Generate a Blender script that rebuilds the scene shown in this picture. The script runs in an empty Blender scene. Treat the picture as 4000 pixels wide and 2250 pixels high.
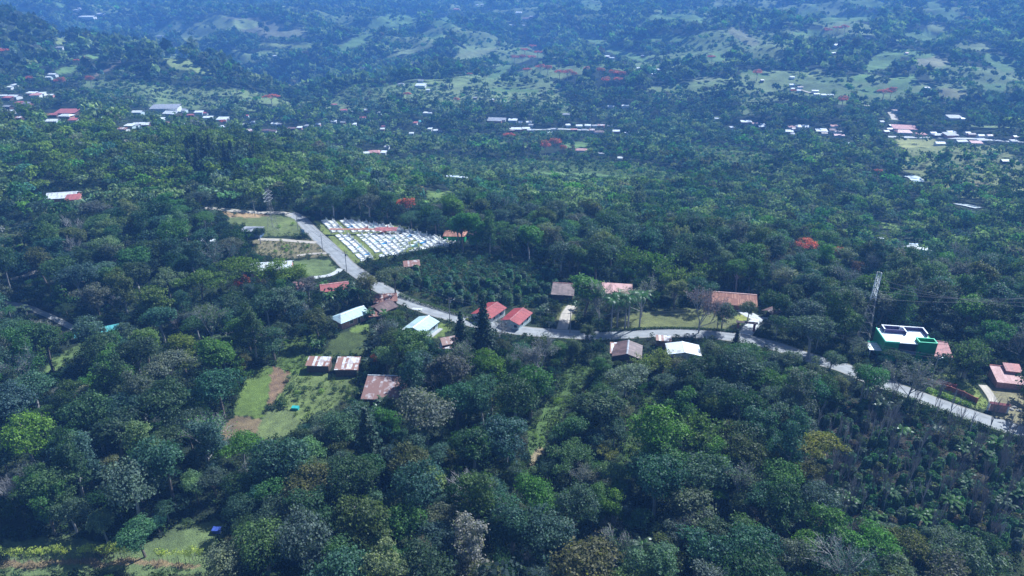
import bpy, math, random
import numpy as np
from mathutils import Vector
R = math.radians
random.seed(7)
rng = np.random.default_rng(11)
scene = bpy.context.scene
col = scene.collection
F = 2667.0; CAMH = 110.0; PITCH = R(25)
CP, SP = math.cos(PITCH), math.sin(PITCH)
SUN_AZ, SUN_EL = R(50), R(47)

# ------------------------------------------------------------------ pixel <-> world
def pix_dir(px, py):
    x = (np.asarray(px, float) - 2000) / F; y = -(np.asarray(py, float) - 1125) / F
    return x, CP + y * SP, y * CP - SP
def project(x, y, z):
    z = z - CAMH
    dep = y * CP - z * SP
    up = y * SP + z * CP
    dep = np.where(dep < 1, 1, dep)
    return 2000 + F * x / dep, 1125 - F * up / dep, dep

# ------------------------------------------------------------------ terrain
def vnoise(x, y, seed=0):
    xi = np.floor(x).astype(np.int64); yi = np.floor(y).astype(np.int64)
    fx = x - xi; fy = y - yi
    fx = fx * fx * (3 - 2 * fx); fy = fy * fy * (3 - 2 * fy)
    def h(a, b):
        n = (a * 374761393 + b * 668265263 + seed * 974711) & 0x7fffffff
        n = ((n ^ (n >> 13)) * 1274126177) & 0x7fffffff
        return ((n ^ (n >> 16)) & 0xffff) / 65535.0
    return (h(xi, yi) * (1 - fx) + h(xi + 1, yi) * fx) * (1 - fy) + (h(xi, yi + 1) * (1 - fx) + h(xi + 1, yi + 1) * fx) * fy
def fbm(x, y, seed=0, o=3):
    s = 0; a = 1; t = 0
    for k in range(o):
        s = s + a * vnoise(x * 2 ** k, y * 2 ** k, seed + k * 17); t += a; a *= .5
    return s / t

CTRL = []          # az, lnD, z
def cz(px, py, z):
    x, f, d = pix_dir(px, py); t = (z - CAMH) / d
    CTRL.append((math.atan2(x, f), math.log(math.hypot(x * t, f * t)), z))
def cd(px, py, D):
    x, f, d = pix_dir(px, py); t = D / math.hypot(x, f)
    CTRL.append((math.atan2(x, f), math.log(D), CAMH + d * t))
for px in (0, 1000, 2000, 3000, 4000):
    for py in (2250, 1900, 1600, 1350): cz(px, py, 0)
for a in [(0, 1000, 2), (1000, 1000, 1), (1300, 900, 0), (1550, 900, 0), (1800, 900, -5), (1000, 720, 3), (500, 600, 6), (0, 600, 8),
          (300, 500, 8), (800, 620, 4), (2000, 1100, -2), (2500, 1100, -4), (3000, 1150, -4), (3500, 1200, -6), (3900, 1230, -7), (3000, 1000, -13), (4000, 1000, -17)]: cz(*a)
for a in [(2000, 800, 400), (2000, 700, 520), (2000, 600, 660), (2000, 500, 820), (2000, 400, 1000), (2000, 300, 1220), (2000, 200, 1500), (2000, 100, 1950), (2000, 0, 2700),
          (3500, 950, 420), (3500, 700, 620), (3500, 600, 740), (3500, 530, 850), (2900, 850, 430), (2900, 700, 570), (2900, 530, 830),
          (1500, 750, 420), (1400, 600, 600), (1350, 500, 760), (1000, 470, 820), (500, 450, 850), (0, 440, 820), (300, 390, 950), (0, 330, 1050),
          (0, 80, 1350), (250, 150, 1300), (600, 195, 1200), (900, 290, 1080), (1150, 380, 980), (300, 290, 1110), (700, 330, 1010), (1000, 400, 930),
          (200, 60, 2200), (600, 150, 1900), (900, 220, 1650), (1150, 300, 1350), (1250, 200, 1650), (1000, 100, 1900), (1000, 40, 2400), (600, 50, 2500), (1300, 0, 2900), (500, 0, 3100), (1400, 350, 1120), (1500, 100, 1950),
          (2700, 400, 1000), (2700, 300, 1150), (2700, 200, 1380), (2700, 100, 1750), (2700, 0, 2350), (3500, 420, 1000), (3500, 300, 1200), (3500, 200, 1430), (3500, 100, 1750), (3500, 0, 2250),
          (3950, 500, 900), (3950, 350, 1150), (3950, 150, 1580), (3950, 0, 2250), (4000, 800, 540)]: cd(*a)
for px, py, D in ((0, 80, 1350), (250, 150, 1300), (600, 195, 1200), (900, 290, 1080), (1150, 380, 980)):
    x_, f_, d_ = pix_dir(px, py); t_ = D * 1.2 / math.hypot(x_, f_); CTRL.append((math.atan2(x_, f_), math.log(D * 1.2), CAMH + d_ * t_ - 34))
for az, z in ((-35, 215), (-20, 225), (0, 230), (20, 240), (35, 240), (-60, 230), (60, 240)): CTRL.append((R(az), math.log(5200), z))
for az in (-70, 70):
    for D, z in ((60, 0), (150, 0), (350, -10 if az > 0 else 8), (900, -50), (2200, 10)): CTRL.append((R(az), math.log(D), z))
for az in (-90, -45, 0, 45, 90):
    for D in (15, 50): CTRL.append((R(az), math.log(D), 0))
CT = np.array(CTRL); CU = np.c_[CT[:, 0] * 1.7, CT[:, 1]]
def U(r2): return np.where(r2 > 1e-12, r2 * np.log(r2 + 1e-12), 0) * .5
n = len(CT); K = U(((CU[:, None] - CU[None]) ** 2).sum(-1)) + np.eye(n) * .004
P = np.c_[np.ones(n), CU]; A = np.block([[K, P], [P.T, np.zeros((3, 3))]])
W = np.linalg.solve(A, np.r_[CT[:, 2], 0, 0, 0])
def terrain(x, y):
    x = np.atleast_1d(np.asarray(x, float)); y = np.atleast_1d(np.asarray(y, float))
    D = np.hypot(x, y).clip(12, 6000); az = np.arctan2(x, y).clip(-1.6, 1.6)
    out = np.empty(x.shape)
    fx, fa, fD = out.ravel(), az.ravel(), D.ravel()
    for s in range(0, fx.size, 40000):
        u = np.c_[fa[s:s + 40000] * 1.7, np.log(fD[s:s + 40000])]
        k = U(((u[:, None] - CU[None]) ** 2).sum(-1))
        fx[s:s + 40000] = k @ W[:n] + W[n] + u @ W[n + 1:]
    far = ((D - 560) / 900).clip(0, 1)
    rid = 1 - np.abs(2 * fbm(x / 330 + y / 900, y / 420, 5, 4) - 1) * 1.6
    out += far * (rid - .45) * 54 + far * (fbm(x / 75, y / 75, 9, 3) - .5) * 22
    out += (fbm(x / 28, y / 28, 3, 2) - .5) * 1.4 * ((D - 60) / 200).clip(0, 1)
    return out
def at(px, py):
    dx, f, dz = [float(v) for v in pix_dir(px, py)]
    t = np.exp(np.linspace(math.log(70), math.log(5500), 700))
    g = CAMH + dz * t - terrain(dx * t, f * t)
    i = np.argmax(g < 0) if (g < 0).any() else len(t) - 1
    if i == 0: i = 1
    t0, t1 = t[i - 1], t[i]; k = g[i - 1] / (g[i - 1] - g[i] + 1e-9); tt = t0 + (t1 - t0) * min(max(k, 0), 1)
    x, y = dx * tt, f * tt
    return Vector((x, y, float(terrain(x, y)[0])))
def gz(x, y): return float(terrain(x, y)[0])

# ------------------------------------------------------------------ materials
def newmat(name):
    m = bpy.data.materials.new(name); m.use_nodes = True
    nt = m.node_tree; nt.nodes.clear()
    o = nt.nodes.new('ShaderNodeOutputMaterial'); return m, nt, o
def N(nt, t, **kw):
    nd = nt.nodes.new(t)
    for k, v in kw.items():
        if k in nd.inputs: nd.inputs[k].default_value = v
        else: setattr(nd, k, v)
    return nd
def ramp(nt, fac, stops):
    r = nt.nodes.new('ShaderNodeValToRGB'); e = r.color_ramp.elements
    while len(e) < len(stops): e.new(.5)
    for i, (p, c) in enumerate(stops): e[i].position = p; e[i].color = (*c, 1)
    nt.links.new(fac, r.inputs[0]); return r.outputs[0]
def mixc(nt, fac, a, b, bt='MIX'):
    m = nt.nodes.new('ShaderNodeMix'); m.data_type = 'RGBA'; m.blend_type = bt
    if isinstance(fac, (int, float)): m.inputs[0].default_value = fac
    else: nt.links.new(fac, m.inputs[0])
    for s, v in ((6, a), (7, b)):
        if isinstance(v, tuple): m.inputs[s].default_value = (*v, 1)
        else: nt.links.new(v, m.inputs[s])
    return m.outputs[2]
def mul(nt, a, b):
    m = nt.nodes.new('ShaderNodeMath'); m.operation = 'MULTIPLY_ADD'; m.inputs[2].default_value = 0
    for s, v in ((0, a), (1, b)):
        if isinstance(v, (int, float)): m.inputs[s].default_value = v
        else: nt.links.new(v, m.inputs[s])
    return m.outputs[0]

def leaf_mat(name, src, trans=.38, rough=.55, spec=.25, lo=(.5, .55, .55), hi=(1.6, 1.5, 1.3)):
    m, nt, o = newmat(name); L = nt.links.new
    if src == 'obj': c = N(nt, 'ShaderNodeObjectInfo').outputs['Color']
    elif src == 'attr': c = N(nt, 'ShaderNodeAttribute', attribute_name='tint').outputs['Color']
    else:
        v = N(nt, 'ShaderNodeRGB'); v.outputs[0].default_value = (*src, 1); c = v.outputs[0]
    g = N(nt, 'ShaderNodeNewGeometry'); tc = N(nt, 'ShaderNodeTexCoord')
    br = ramp(nt, g.outputs['Random Per Island'], [(0, lo), (.5, (.95, .95, .95)), (1, hi)])
    c1 = mixc(nt, 1.0, c, br, 'MULTIPLY')
    ns = N(nt, 'ShaderNodeTexNoise', Scale=.45, Detail=2.0); L(g.outputs['Position'], ns.inputs['Vector'])
    b2 = ramp(nt, ns.outputs['Fac'], [(.3, (.72, .78, .85)), (.7, (1.3, 1.22, 1.0))])
    c2 = mixc(nt, 1.0, c1, b2, 'MULTIPLY')
    p = N(nt, 'ShaderNodeBsdfPrincipled', Roughness=rough); p.inputs['Specular IOR Level'].default_value = spec
    L(c2, p.inputs['Base Color'])
    t = N(nt, 'ShaderNodeBsdfTranslucent')
    c3 = mixc(nt, 1.0, c2, (1.25, 1.5, .6), 'MULTIPLY'); L(c3, t.inputs['Color'])
    x = N(nt, 'ShaderNodeMixShader'); x.inputs[0].default_value = trans
    L(p.outputs[0], x.inputs[1]); L(t.outputs[0], x.inputs[2]); L(x.outputs[0], o.inputs[0]); return m
M = {}
M['leaf'] = leaf_mat('foliage', 'obj'); M['leaffar'] = leaf_mat('foliage_mass', 'attr', .3, .85, .05, (.75, .78, .8), (1.25, 1.22, 1.12))
M['petal'] = leaf_mat('blossom', (.62, .14, .1), .4)
M['needle'] = leaf_mat('needles', (.022, .05, .032), .12)
M['banana'] = leaf_mat('banana_leaf', 'obj', .4, .35)

def plain(name, c, rough=.8, noise=.25, scale=1.5, bump=0, metal=0, spec=.3, c2=None):
    m, nt, o = newmat(name); L = nt.links.new
    p = N(nt, 'ShaderNodeBsdfPrincipled', Roughness=rough, Metallic=metal); p.inputs['Specular IOR Level'].default_value = spec
    tc = N(nt, 'ShaderNodeTexCoord'); ns = N(nt, 'ShaderNodeTexNoise', Scale=scale, Detail=5.0); L(tc.outputs['Object'], ns.inputs['Vector'])
    lo = tuple(v * (1 - noise) for v in c); hi = c2 if c2 else tuple(min(1, v * (1 + noise)) for v in c)
    L(ramp(nt, ns.outputs['Fac'], [(.3, lo), (.7, hi)]), p.inputs['Base Color'])
    if bump:
        b = N(nt, 'ShaderNodeBump', Strength=bump, Distance=.1); L(ns.outputs['Fac'], b.inputs['Height']); L(b.outputs[0], p.inputs['Normal'])
    L(p.outputs[0], o.inputs[0]); return m
def sheet(name, base, rust, amt, gap=.8, rough=.5, metal=.0):
    """Corrugated roofing: separate sheets that rusted differently. Object x runs along the ridge, y down the slope."""
    m, nt, o = newmat(name); L = nt.links.new
    tc = N(nt, 'ShaderNodeTexCoord')
    bk = N(nt, 'ShaderNodeTexBrick', Scale=1.0); bk.offset = .0; bk.inputs['Mortar Size'].default_value = .012; bk.inputs['Brick Width'].default_value = gap; bk.inputs['Row Height'].default_value = 2.4
    bk.inputs['Color1'].default_value = (0, 0, 0, 1); bk.inputs['Color2'].default_value = (1, 1, 1, 1); bk.inputs['Mortar'].default_value = (.6, .6, .6, 1)
    L(tc.outputs['Object'], bk.inputs['Vector'])
    ns = N(nt, 'ShaderNodeTexNoise', Scale=.9, Detail=6.0); L(tc.outputs['Object'], ns.inputs['Vector'])
    a = mul(nt, bk.outputs['Color'], .55); s = nt.nodes.new('ShaderNodeMath'); s.operation = 'ADD'; L(a, s.inputs[0]); L(ns.outputs['Fac'], s.inputs[1])
    lo = 1.1 - amt
    c = ramp(nt, s.outputs[0], [(max(0, lo - .18), base), (lo, tuple((a_ + b_) / 2 for a_, b_ in zip(base, rust))), (min(1, lo + .14), rust)])
    wv = N(nt, 'ShaderNodeTexWave', Scale=2.2); L(tc.outputs['Object'], wv.inputs['Vector'])
    b = N(nt, 'ShaderNodeBump', Strength=.5, Distance=.05); L(wv.outputs['Fac'], b.inputs['Height'])
    n2 = N(nt, 'ShaderNodeTexNoise', Scale=5.0, Detail=4.0); L(tc.outputs['Object'], n2.inputs['Vector'])
    c = mixc(nt, 1.0, c, ramp(nt, n2.outputs['Fac'], [(.3, (.8, .8, .8)), (.7, (1.1, 1.1, 1.1))]), 'MULTIPLY')
    p = N(nt, 'ShaderNodeBsdfPrincipled', Roughness=rough, Metallic=metal); L(c, p.inputs['Base Color']); L(b.outputs[0], p.inputs['Normal'])
    L(p.outputs[0], o.inputs[0]); return m
M['roof_white'] = sheet('white_sheet', (.72, .76, .8), (.5, .47, .45), .12)
M['roof_bluish'] = sheet('pale_blue_sheet', (.5, .66, .7), (.42, .5, .52), .2)
M['roof_red'] = sheet('red_sheet', (.38, .06, .055), (.3, .04, .04), .3)
M['roof_dullred'] = sheet('dull_red_sheet', (.46, .13, .12), (.32, .1, .1), .3)
M['roof_pink'] = sheet('faded_pink_sheet', (.58, .3, .28), (.45, .2, .18), .35)
M['roof_clay'] = sheet('clay_tiles', (.55, .26, .17), (.36, .15, .1), .4, .4, .8)
M['roof_brown'] = sheet('brown_sheet', (.2, .12, .11), (.12, .07, .065), .4)
M['roof_rust'] = sheet('rusty_sheet', (.62, .58, .57), (.24, .09, .06), .62, .8)
M['roof_rust2'] = sheet('very_rusty_sheet', (.5, .46, .48), (.2, .08, .06), .6, .8)
M['roof_rustw'] = sheet('half_rusty_sheet', (.75, .76, .78), (.3, .13, .09), .45, .8)
M['roof_grey'] = sheet('grey_sheet', (.36, .37, .4), (.27, .27, .3), .3)
M['roof_teal'] = sheet('teal_sheet', (.1, .42, .42), (.06, .25, .27), .3)
M['wall_white'] = plain('white_wall', (.7, .7, .68)); M['wall_blue'] = plain('pale_wall', (.5, .6, .6)); M['wall_pink'] = plain('pink_wall', (.5, .25, .2))
M['wall_wood'] = plain('old_boards', (.12, .08, .06), .9, .4, 3); M['wall_green'] = plain('green_wall', (.01, .3, .09), .6, .12); M['wall_purple'] = plain('dark_purple_wall', (.07, .055, .16), .6, .1)
M['wall_dark'] = plain('dark_wall', (.05, .055, .08)); M['brick'] = plain('brick_wall', (.3, .1, .07), .9, .35, 4); M['wall_slate'] = plain('slate_blue_wall', (.1, .16, .26))
M['trim'] = plain('white_trim', (.82, .83, .85), .5, .05); M['greentrim'] = plain('green_trim', (.1, .62, .36), .6, .05)
M['glass'] = plain('window_glass', (.02, .025, .035), .15, .1, 1, 0, 0, .6); M['door'] = plain('dark_door', (.05, .04, .05)); M['concrete'] = plain('concrete', (.42, .41, .4), .9, .15, 2)
M['grave'] = plain('white_tiles', (.9, .88, .84), .35, .06, 3); M['graveblue'] = plain('blue_tiles', (.05, .3, .6), .4, .1); M['gravered'] = plain('red_tiles', (.4, .08, .07), .5, .1); M['gravegrey'] = plain('grey_tiles', (.4, .42, .46), .6, .1); M['gravegreen'] = plain('pale_green_tiles', (.4, .62, .58), .4, .1)
M['bark'] = plain('bark', (.17, .14, .12), .9, .35, 3, .4); M['palebark'] = plain('pale_bark', (.36, .34, .33), .9, .3, 3); M['twig'] = plain('twigs', (.21, .19, .19), .9, .3, 2)
M['pole'] = plain('concrete_pole', (.3, .29, .28)); M['steel'] = plain('galvanised_steel', (.4, .41, .43), .5, .1, 2, 0, .3); M['whitepaint'] = plain('white_paint', (.8, .8, .8), .5, .05); M['redpaint'] = plain('red_paint', (.5, .06, .05), .5, .05)
M['wire'] = plain('wire', (.08, .08, .09)); M['wood'] = plain('post_wood', (.16, .12, .09)); M['bluetarp'] = plain('blue_tarpaulin', (.05, .09, .35), .5); M['tealnet'] = plain('teal_netting', (.03, .35, .33), .6)
M['carpaint'] = plain('car_paint', (.75, .78, .8), .25, .03); M['tyre'] = plain('tyre', (.02, .02, .02)); M['rock'] = plain('rock', (.3, .28, .25), .9, .3, 1)

def road_mat(name, c, edge):
    m, nt, o = newmat(name); L = nt.links.new
    g = N(nt, 'ShaderNodeNewGeometry'); uv = N(nt, 'ShaderNodeAttribute', attribute_name='across')
    n1 = N(nt, 'ShaderNodeTexNoise', Scale=.35, Detail=6.0); n2 = N(nt, 'ShaderNodeTexNoise', Scale=6.0, Detail=4.0)
    L(g.outputs['Position'], n1.inputs['Vector']); L(g.outputs['Position'], n2.inputs['Vector'])
    a = ramp(nt, n1.outputs['Fac'], [(.3, tuple(v * .8 for v in c)), (.5, c), (.72, tuple(v * 1.2 for v in c))])
    a = mixc(nt, 1.0, a, ramp(nt, n2.outputs['Fac'], [(.3, (.88,) * 3), (.7, (1.1,) * 3)]), 'MULTIPLY')
    s = nt.nodes.new('ShaderNodeMath'); s.operation = 'MULTIPLY_ADD'; L(n1.outputs['Fac'], s.inputs[0]); s.inputs[1].default_value = .5; L(uv.outputs['Fac'], s.inputs[2])
    e = ramp(nt, s.outputs[0], [(.0, (0,) * 3), (1.0, (0,) * 3), (1.14, (1,) * 3)]) if False else None
    mr = N(nt, 'ShaderNodeMapRange'); mr.inputs['From Min'].default_value = 1.04; mr.inputs['From Max'].default_value = 1.2; L(s.outputs[0], mr.inputs['Value'])
    cc = mixc(nt, mr.outputs[0], a, edge)
    tr = ramp(nt, uv.outputs['Fac'], [(.2, (1.06,) * 3), (.42, (.9,) * 3), (.6, (1.05,) * 3)])   # worn wheel tracks
    cc = mixc(nt, 1.0, cc, tr, 'MULTIPLY')
    p = N(nt, 'ShaderNodeBsdfPrincipled', Roughness=.8); L(cc, p.inputs['Base Color'])
    b = N(nt, 'ShaderNodeBump', Strength=.3, Distance=.03); L(n2.outputs['Fac'], b.inputs['Height']); L(b.outputs[0], p.inputs['Normal'])
    L(p.outputs[0], o.inputs[0]); return m
M['asphalt'] = road_mat('asphalt', (.27, .27, .27), (.2, .18, .15)); M['dirtroad'] = road_mat('dirt_road', (.42, .36, .3), (.2, .19, .12)); M['paving'] = road_mat('paving', (.5, .5, .5), (.34, .33, .3))

# ground: colour attribute says which soil or grass grows there
m, nt, o = newmat('ground_cover'); L = nt.links.new
c = N(nt, 'ShaderNodeAttribute', attribute_name='soil').outputs['Color']; g = N(nt, 'ShaderNodeNewGeometry')
for sc, lo, hi in ((.012, .7, 1.25), (.05, .68, 1.3), (.45, .72, 1.3), (3.0, .68, 1.35)):
    ns = N(nt, 'ShaderNodeTexNoise', Scale=sc, Detail=5.0, Roughness=.65); L(g.outputs['Position'], ns.inputs['Vector'])
    c = mixc(nt, 1.0, c, ramp(nt, ns.outputs['Fac'], [(.3, (lo, lo, lo * 1.05)), (.7, (hi, hi, hi * .9))]), 'MULTIPLY')
p = N(nt, 'ShaderNodeBsdfPrincipled', Roughness=.95); p.inputs['Specular IOR Level'].default_value = .1; L(c, p.inputs['Base Color'])
b = N(nt, 'ShaderNodeBump', Strength=.8, Distance=.3); L(ns.outputs['Fac'], b.inputs['Height']); L(b.outputs[0], p.inputs['Normal']); L(p.outputs[0], o.inputs[0])
M['ground'] = m

# ------------------------------------------------------------------ object helpers
def tag(o, label=None, cat=None, group=None, kind=None):
    if label: o['label'] = label
    if cat: o['category'] = cat
    if group: o['group'] = group
    if kind: o['kind'] = kind
    return o
def empty(name, loc, rz=0):
    o = bpy.data.objects.new(name, None); col.objects.link(o); o.location = loc; o.rotation_euler = (0, 0, rz); return o
def ob(name, me, parent=None, loc=None):
    o = bpy.data.objects.new(name, me); col.objects.link(o)
    if parent: o.parent = parent
    if loc is not None: o.location = loc
    return o
def qmesh(name, V, mat, tint=None):
    V = np.ascontiguousarray(V.reshape(-1, 3), dtype=np.float32); nq = len(V) // 4
    me = bpy.data.meshes.new(name); me.vertices.add(len(V)); me.vertices.foreach_set('co', V.ravel())
    me.loops.add(len(V)); me.loops.foreach_set('vertex_index', np.arange(len(V), dtype=np.int32))
    me.polygons.add(nq); me.polygons.foreach_set('loop_start', np.arange(0, len(V), 4, dtype=np.int32))
    if tint is not None:
        a = me.attributes.new('tint', 'FLOAT_COLOR', 'FACE'); t = np.ones((nq, 4), np.float32); t[:, :3] = tint; a.data.foreach_set('color', t.ravel())
    me.materials.append(mat); me.update(calc_edges=True); return me
class MB:
    def __init__(s): s.v = []; s.f = []
    def quad(s, a, b, c, d): i = len(s.v); s.v += [a, b, c, d]; s.f.append((i, i + 1, i + 2, i + 3)); return s
    def poly(s, pts): i = len(s.v); s.v += list(pts); s.f.append(tuple(range(i, i + len(pts)))); return s
    def box(s, x0, x1, y0, y1, z0, z1):
        i = len(s.v); s.v += [(x, y, z) for z in (z0, z1) for x, y in ((x0, y0), (x1, y0), (x1, y1), (x0, y1))]
        s.f += [tuple(i + k for k in q) for q in ((3, 2, 1, 0), (4, 5, 6, 7), (0, 1, 5, 4), (1, 2, 6, 5), (2, 3, 7, 6), (3, 0, 4, 7))]; return s
    def slab(s, pts, t):
        """polygon (counter-clockwise from above) given a thickness t downwards"""
        i = len(s.v); k = len(pts); s.v += list(pts) + [(x, y, z - t) for x, y, z in pts]
        s.f.append(tuple(range(i, i + k))); s.f.append(tuple(range(i + 2 * k - 1, i + k - 1, -1)))
        for j in range(k): jn = (j + 1) % k; s.f.append((i + j, i + k + j, i + k + jn, i + jn))
        return s
    def tube(s, a, b, r0, r1, nseg=5):
        a = Vector(a); b = Vector(b); d = (b - a)
        if d.length < 1e-6: return s
        d.normalize(); t = d.orthogonal().normalized(); u = d.cross(t); i = len(s.v)
        for c_, r in ((a, r0), (b, r1)):
            for k in range(nseg):
                an = 2 * math.pi * k / nseg; s.v.append(tuple(c_ + (t * math.cos(an) + u * math.sin(an)) * r))
        for k in range(nseg): kn = (k + 1) % nseg; s.f.append((i + k, i + kn, i + nseg + kn, i + nseg + k))
        return s
    def build(s, name, mat, parent=None, smooth=False):
        me = bpy.data.meshes.new(name); me.from_pydata([tuple(v) for v in s.v], [], s.f); me.materials.append(mat)
        if smooth: me.polygons.foreach_set('use_smooth', [True] * len(me.polygons))
        me.update(); return ob(name, me, parent)
    def mesh(s, name, mat):
        me = bpy.data.meshes.new(name); me.from_pydata([tuple(v) for v in s.v], [], s.f); me.materials.append(mat); me.update(); return me

LM = []       # landmarks for labels: phrase, location
ITEMS = []    # things whose label is completed at the end
def landmark(phrase, loc): LM.append((phrase, Vector(loc)))

# ------------------------------------------------------------------ what stands where (masks in photo pixels, 4 px cells)
MW, MH = 1000, 563
PXg, PYg = np.meshgrid(np.arange(MW) * 4 + 2, np.arange(MH) * 4 + 2)
def polymask(pts):
    pts = np.array(pts, float); inside = np.zeros((MH, MW), bool); j = len(pts) - 1
    for i in range(len(pts)):
        xi, yi = pts[i]; xj, yj = pts[j]
        if yi != yj: inside ^= ((yi > PYg) != (yj > PYg)) & (PXg < (xj - xi) * (PYg - yi) / (yj - yi) + xi)
        j = i
    return inside
def ellmask(cx, cy, rx, ry, ang=0):
    a = R(ang); dx = PXg - cx; dy = PYg - cy
    u = (dx * math.cos(a) + dy * math.sin(a)) / rx; v = (-dx * math.sin(a) + dy * math.cos(a)) / ry
    wob = (fbm(PXg / 40, PYg / 22, 4, 2) - .5) * .9
    return u * u + v * v + wob < 1
CLEAR = np.zeros((MH, MW), bool); KEEP = np.zeros((MH, MW), bool); CLS = np.zeros((MH, MW), np.int8)   # 1 grass 2 scrub 3 coffee 4 sparse plantation 5 low shrubs
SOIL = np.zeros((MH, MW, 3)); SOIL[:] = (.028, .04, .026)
G1 = (.13, .17, .085); G2 = (.17, .17, .09); BR = (.24, .14, .1); DRY = (.27, .23, .15); PL = (.062, .054, .048); DG = (.09, .13, .05)
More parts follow.
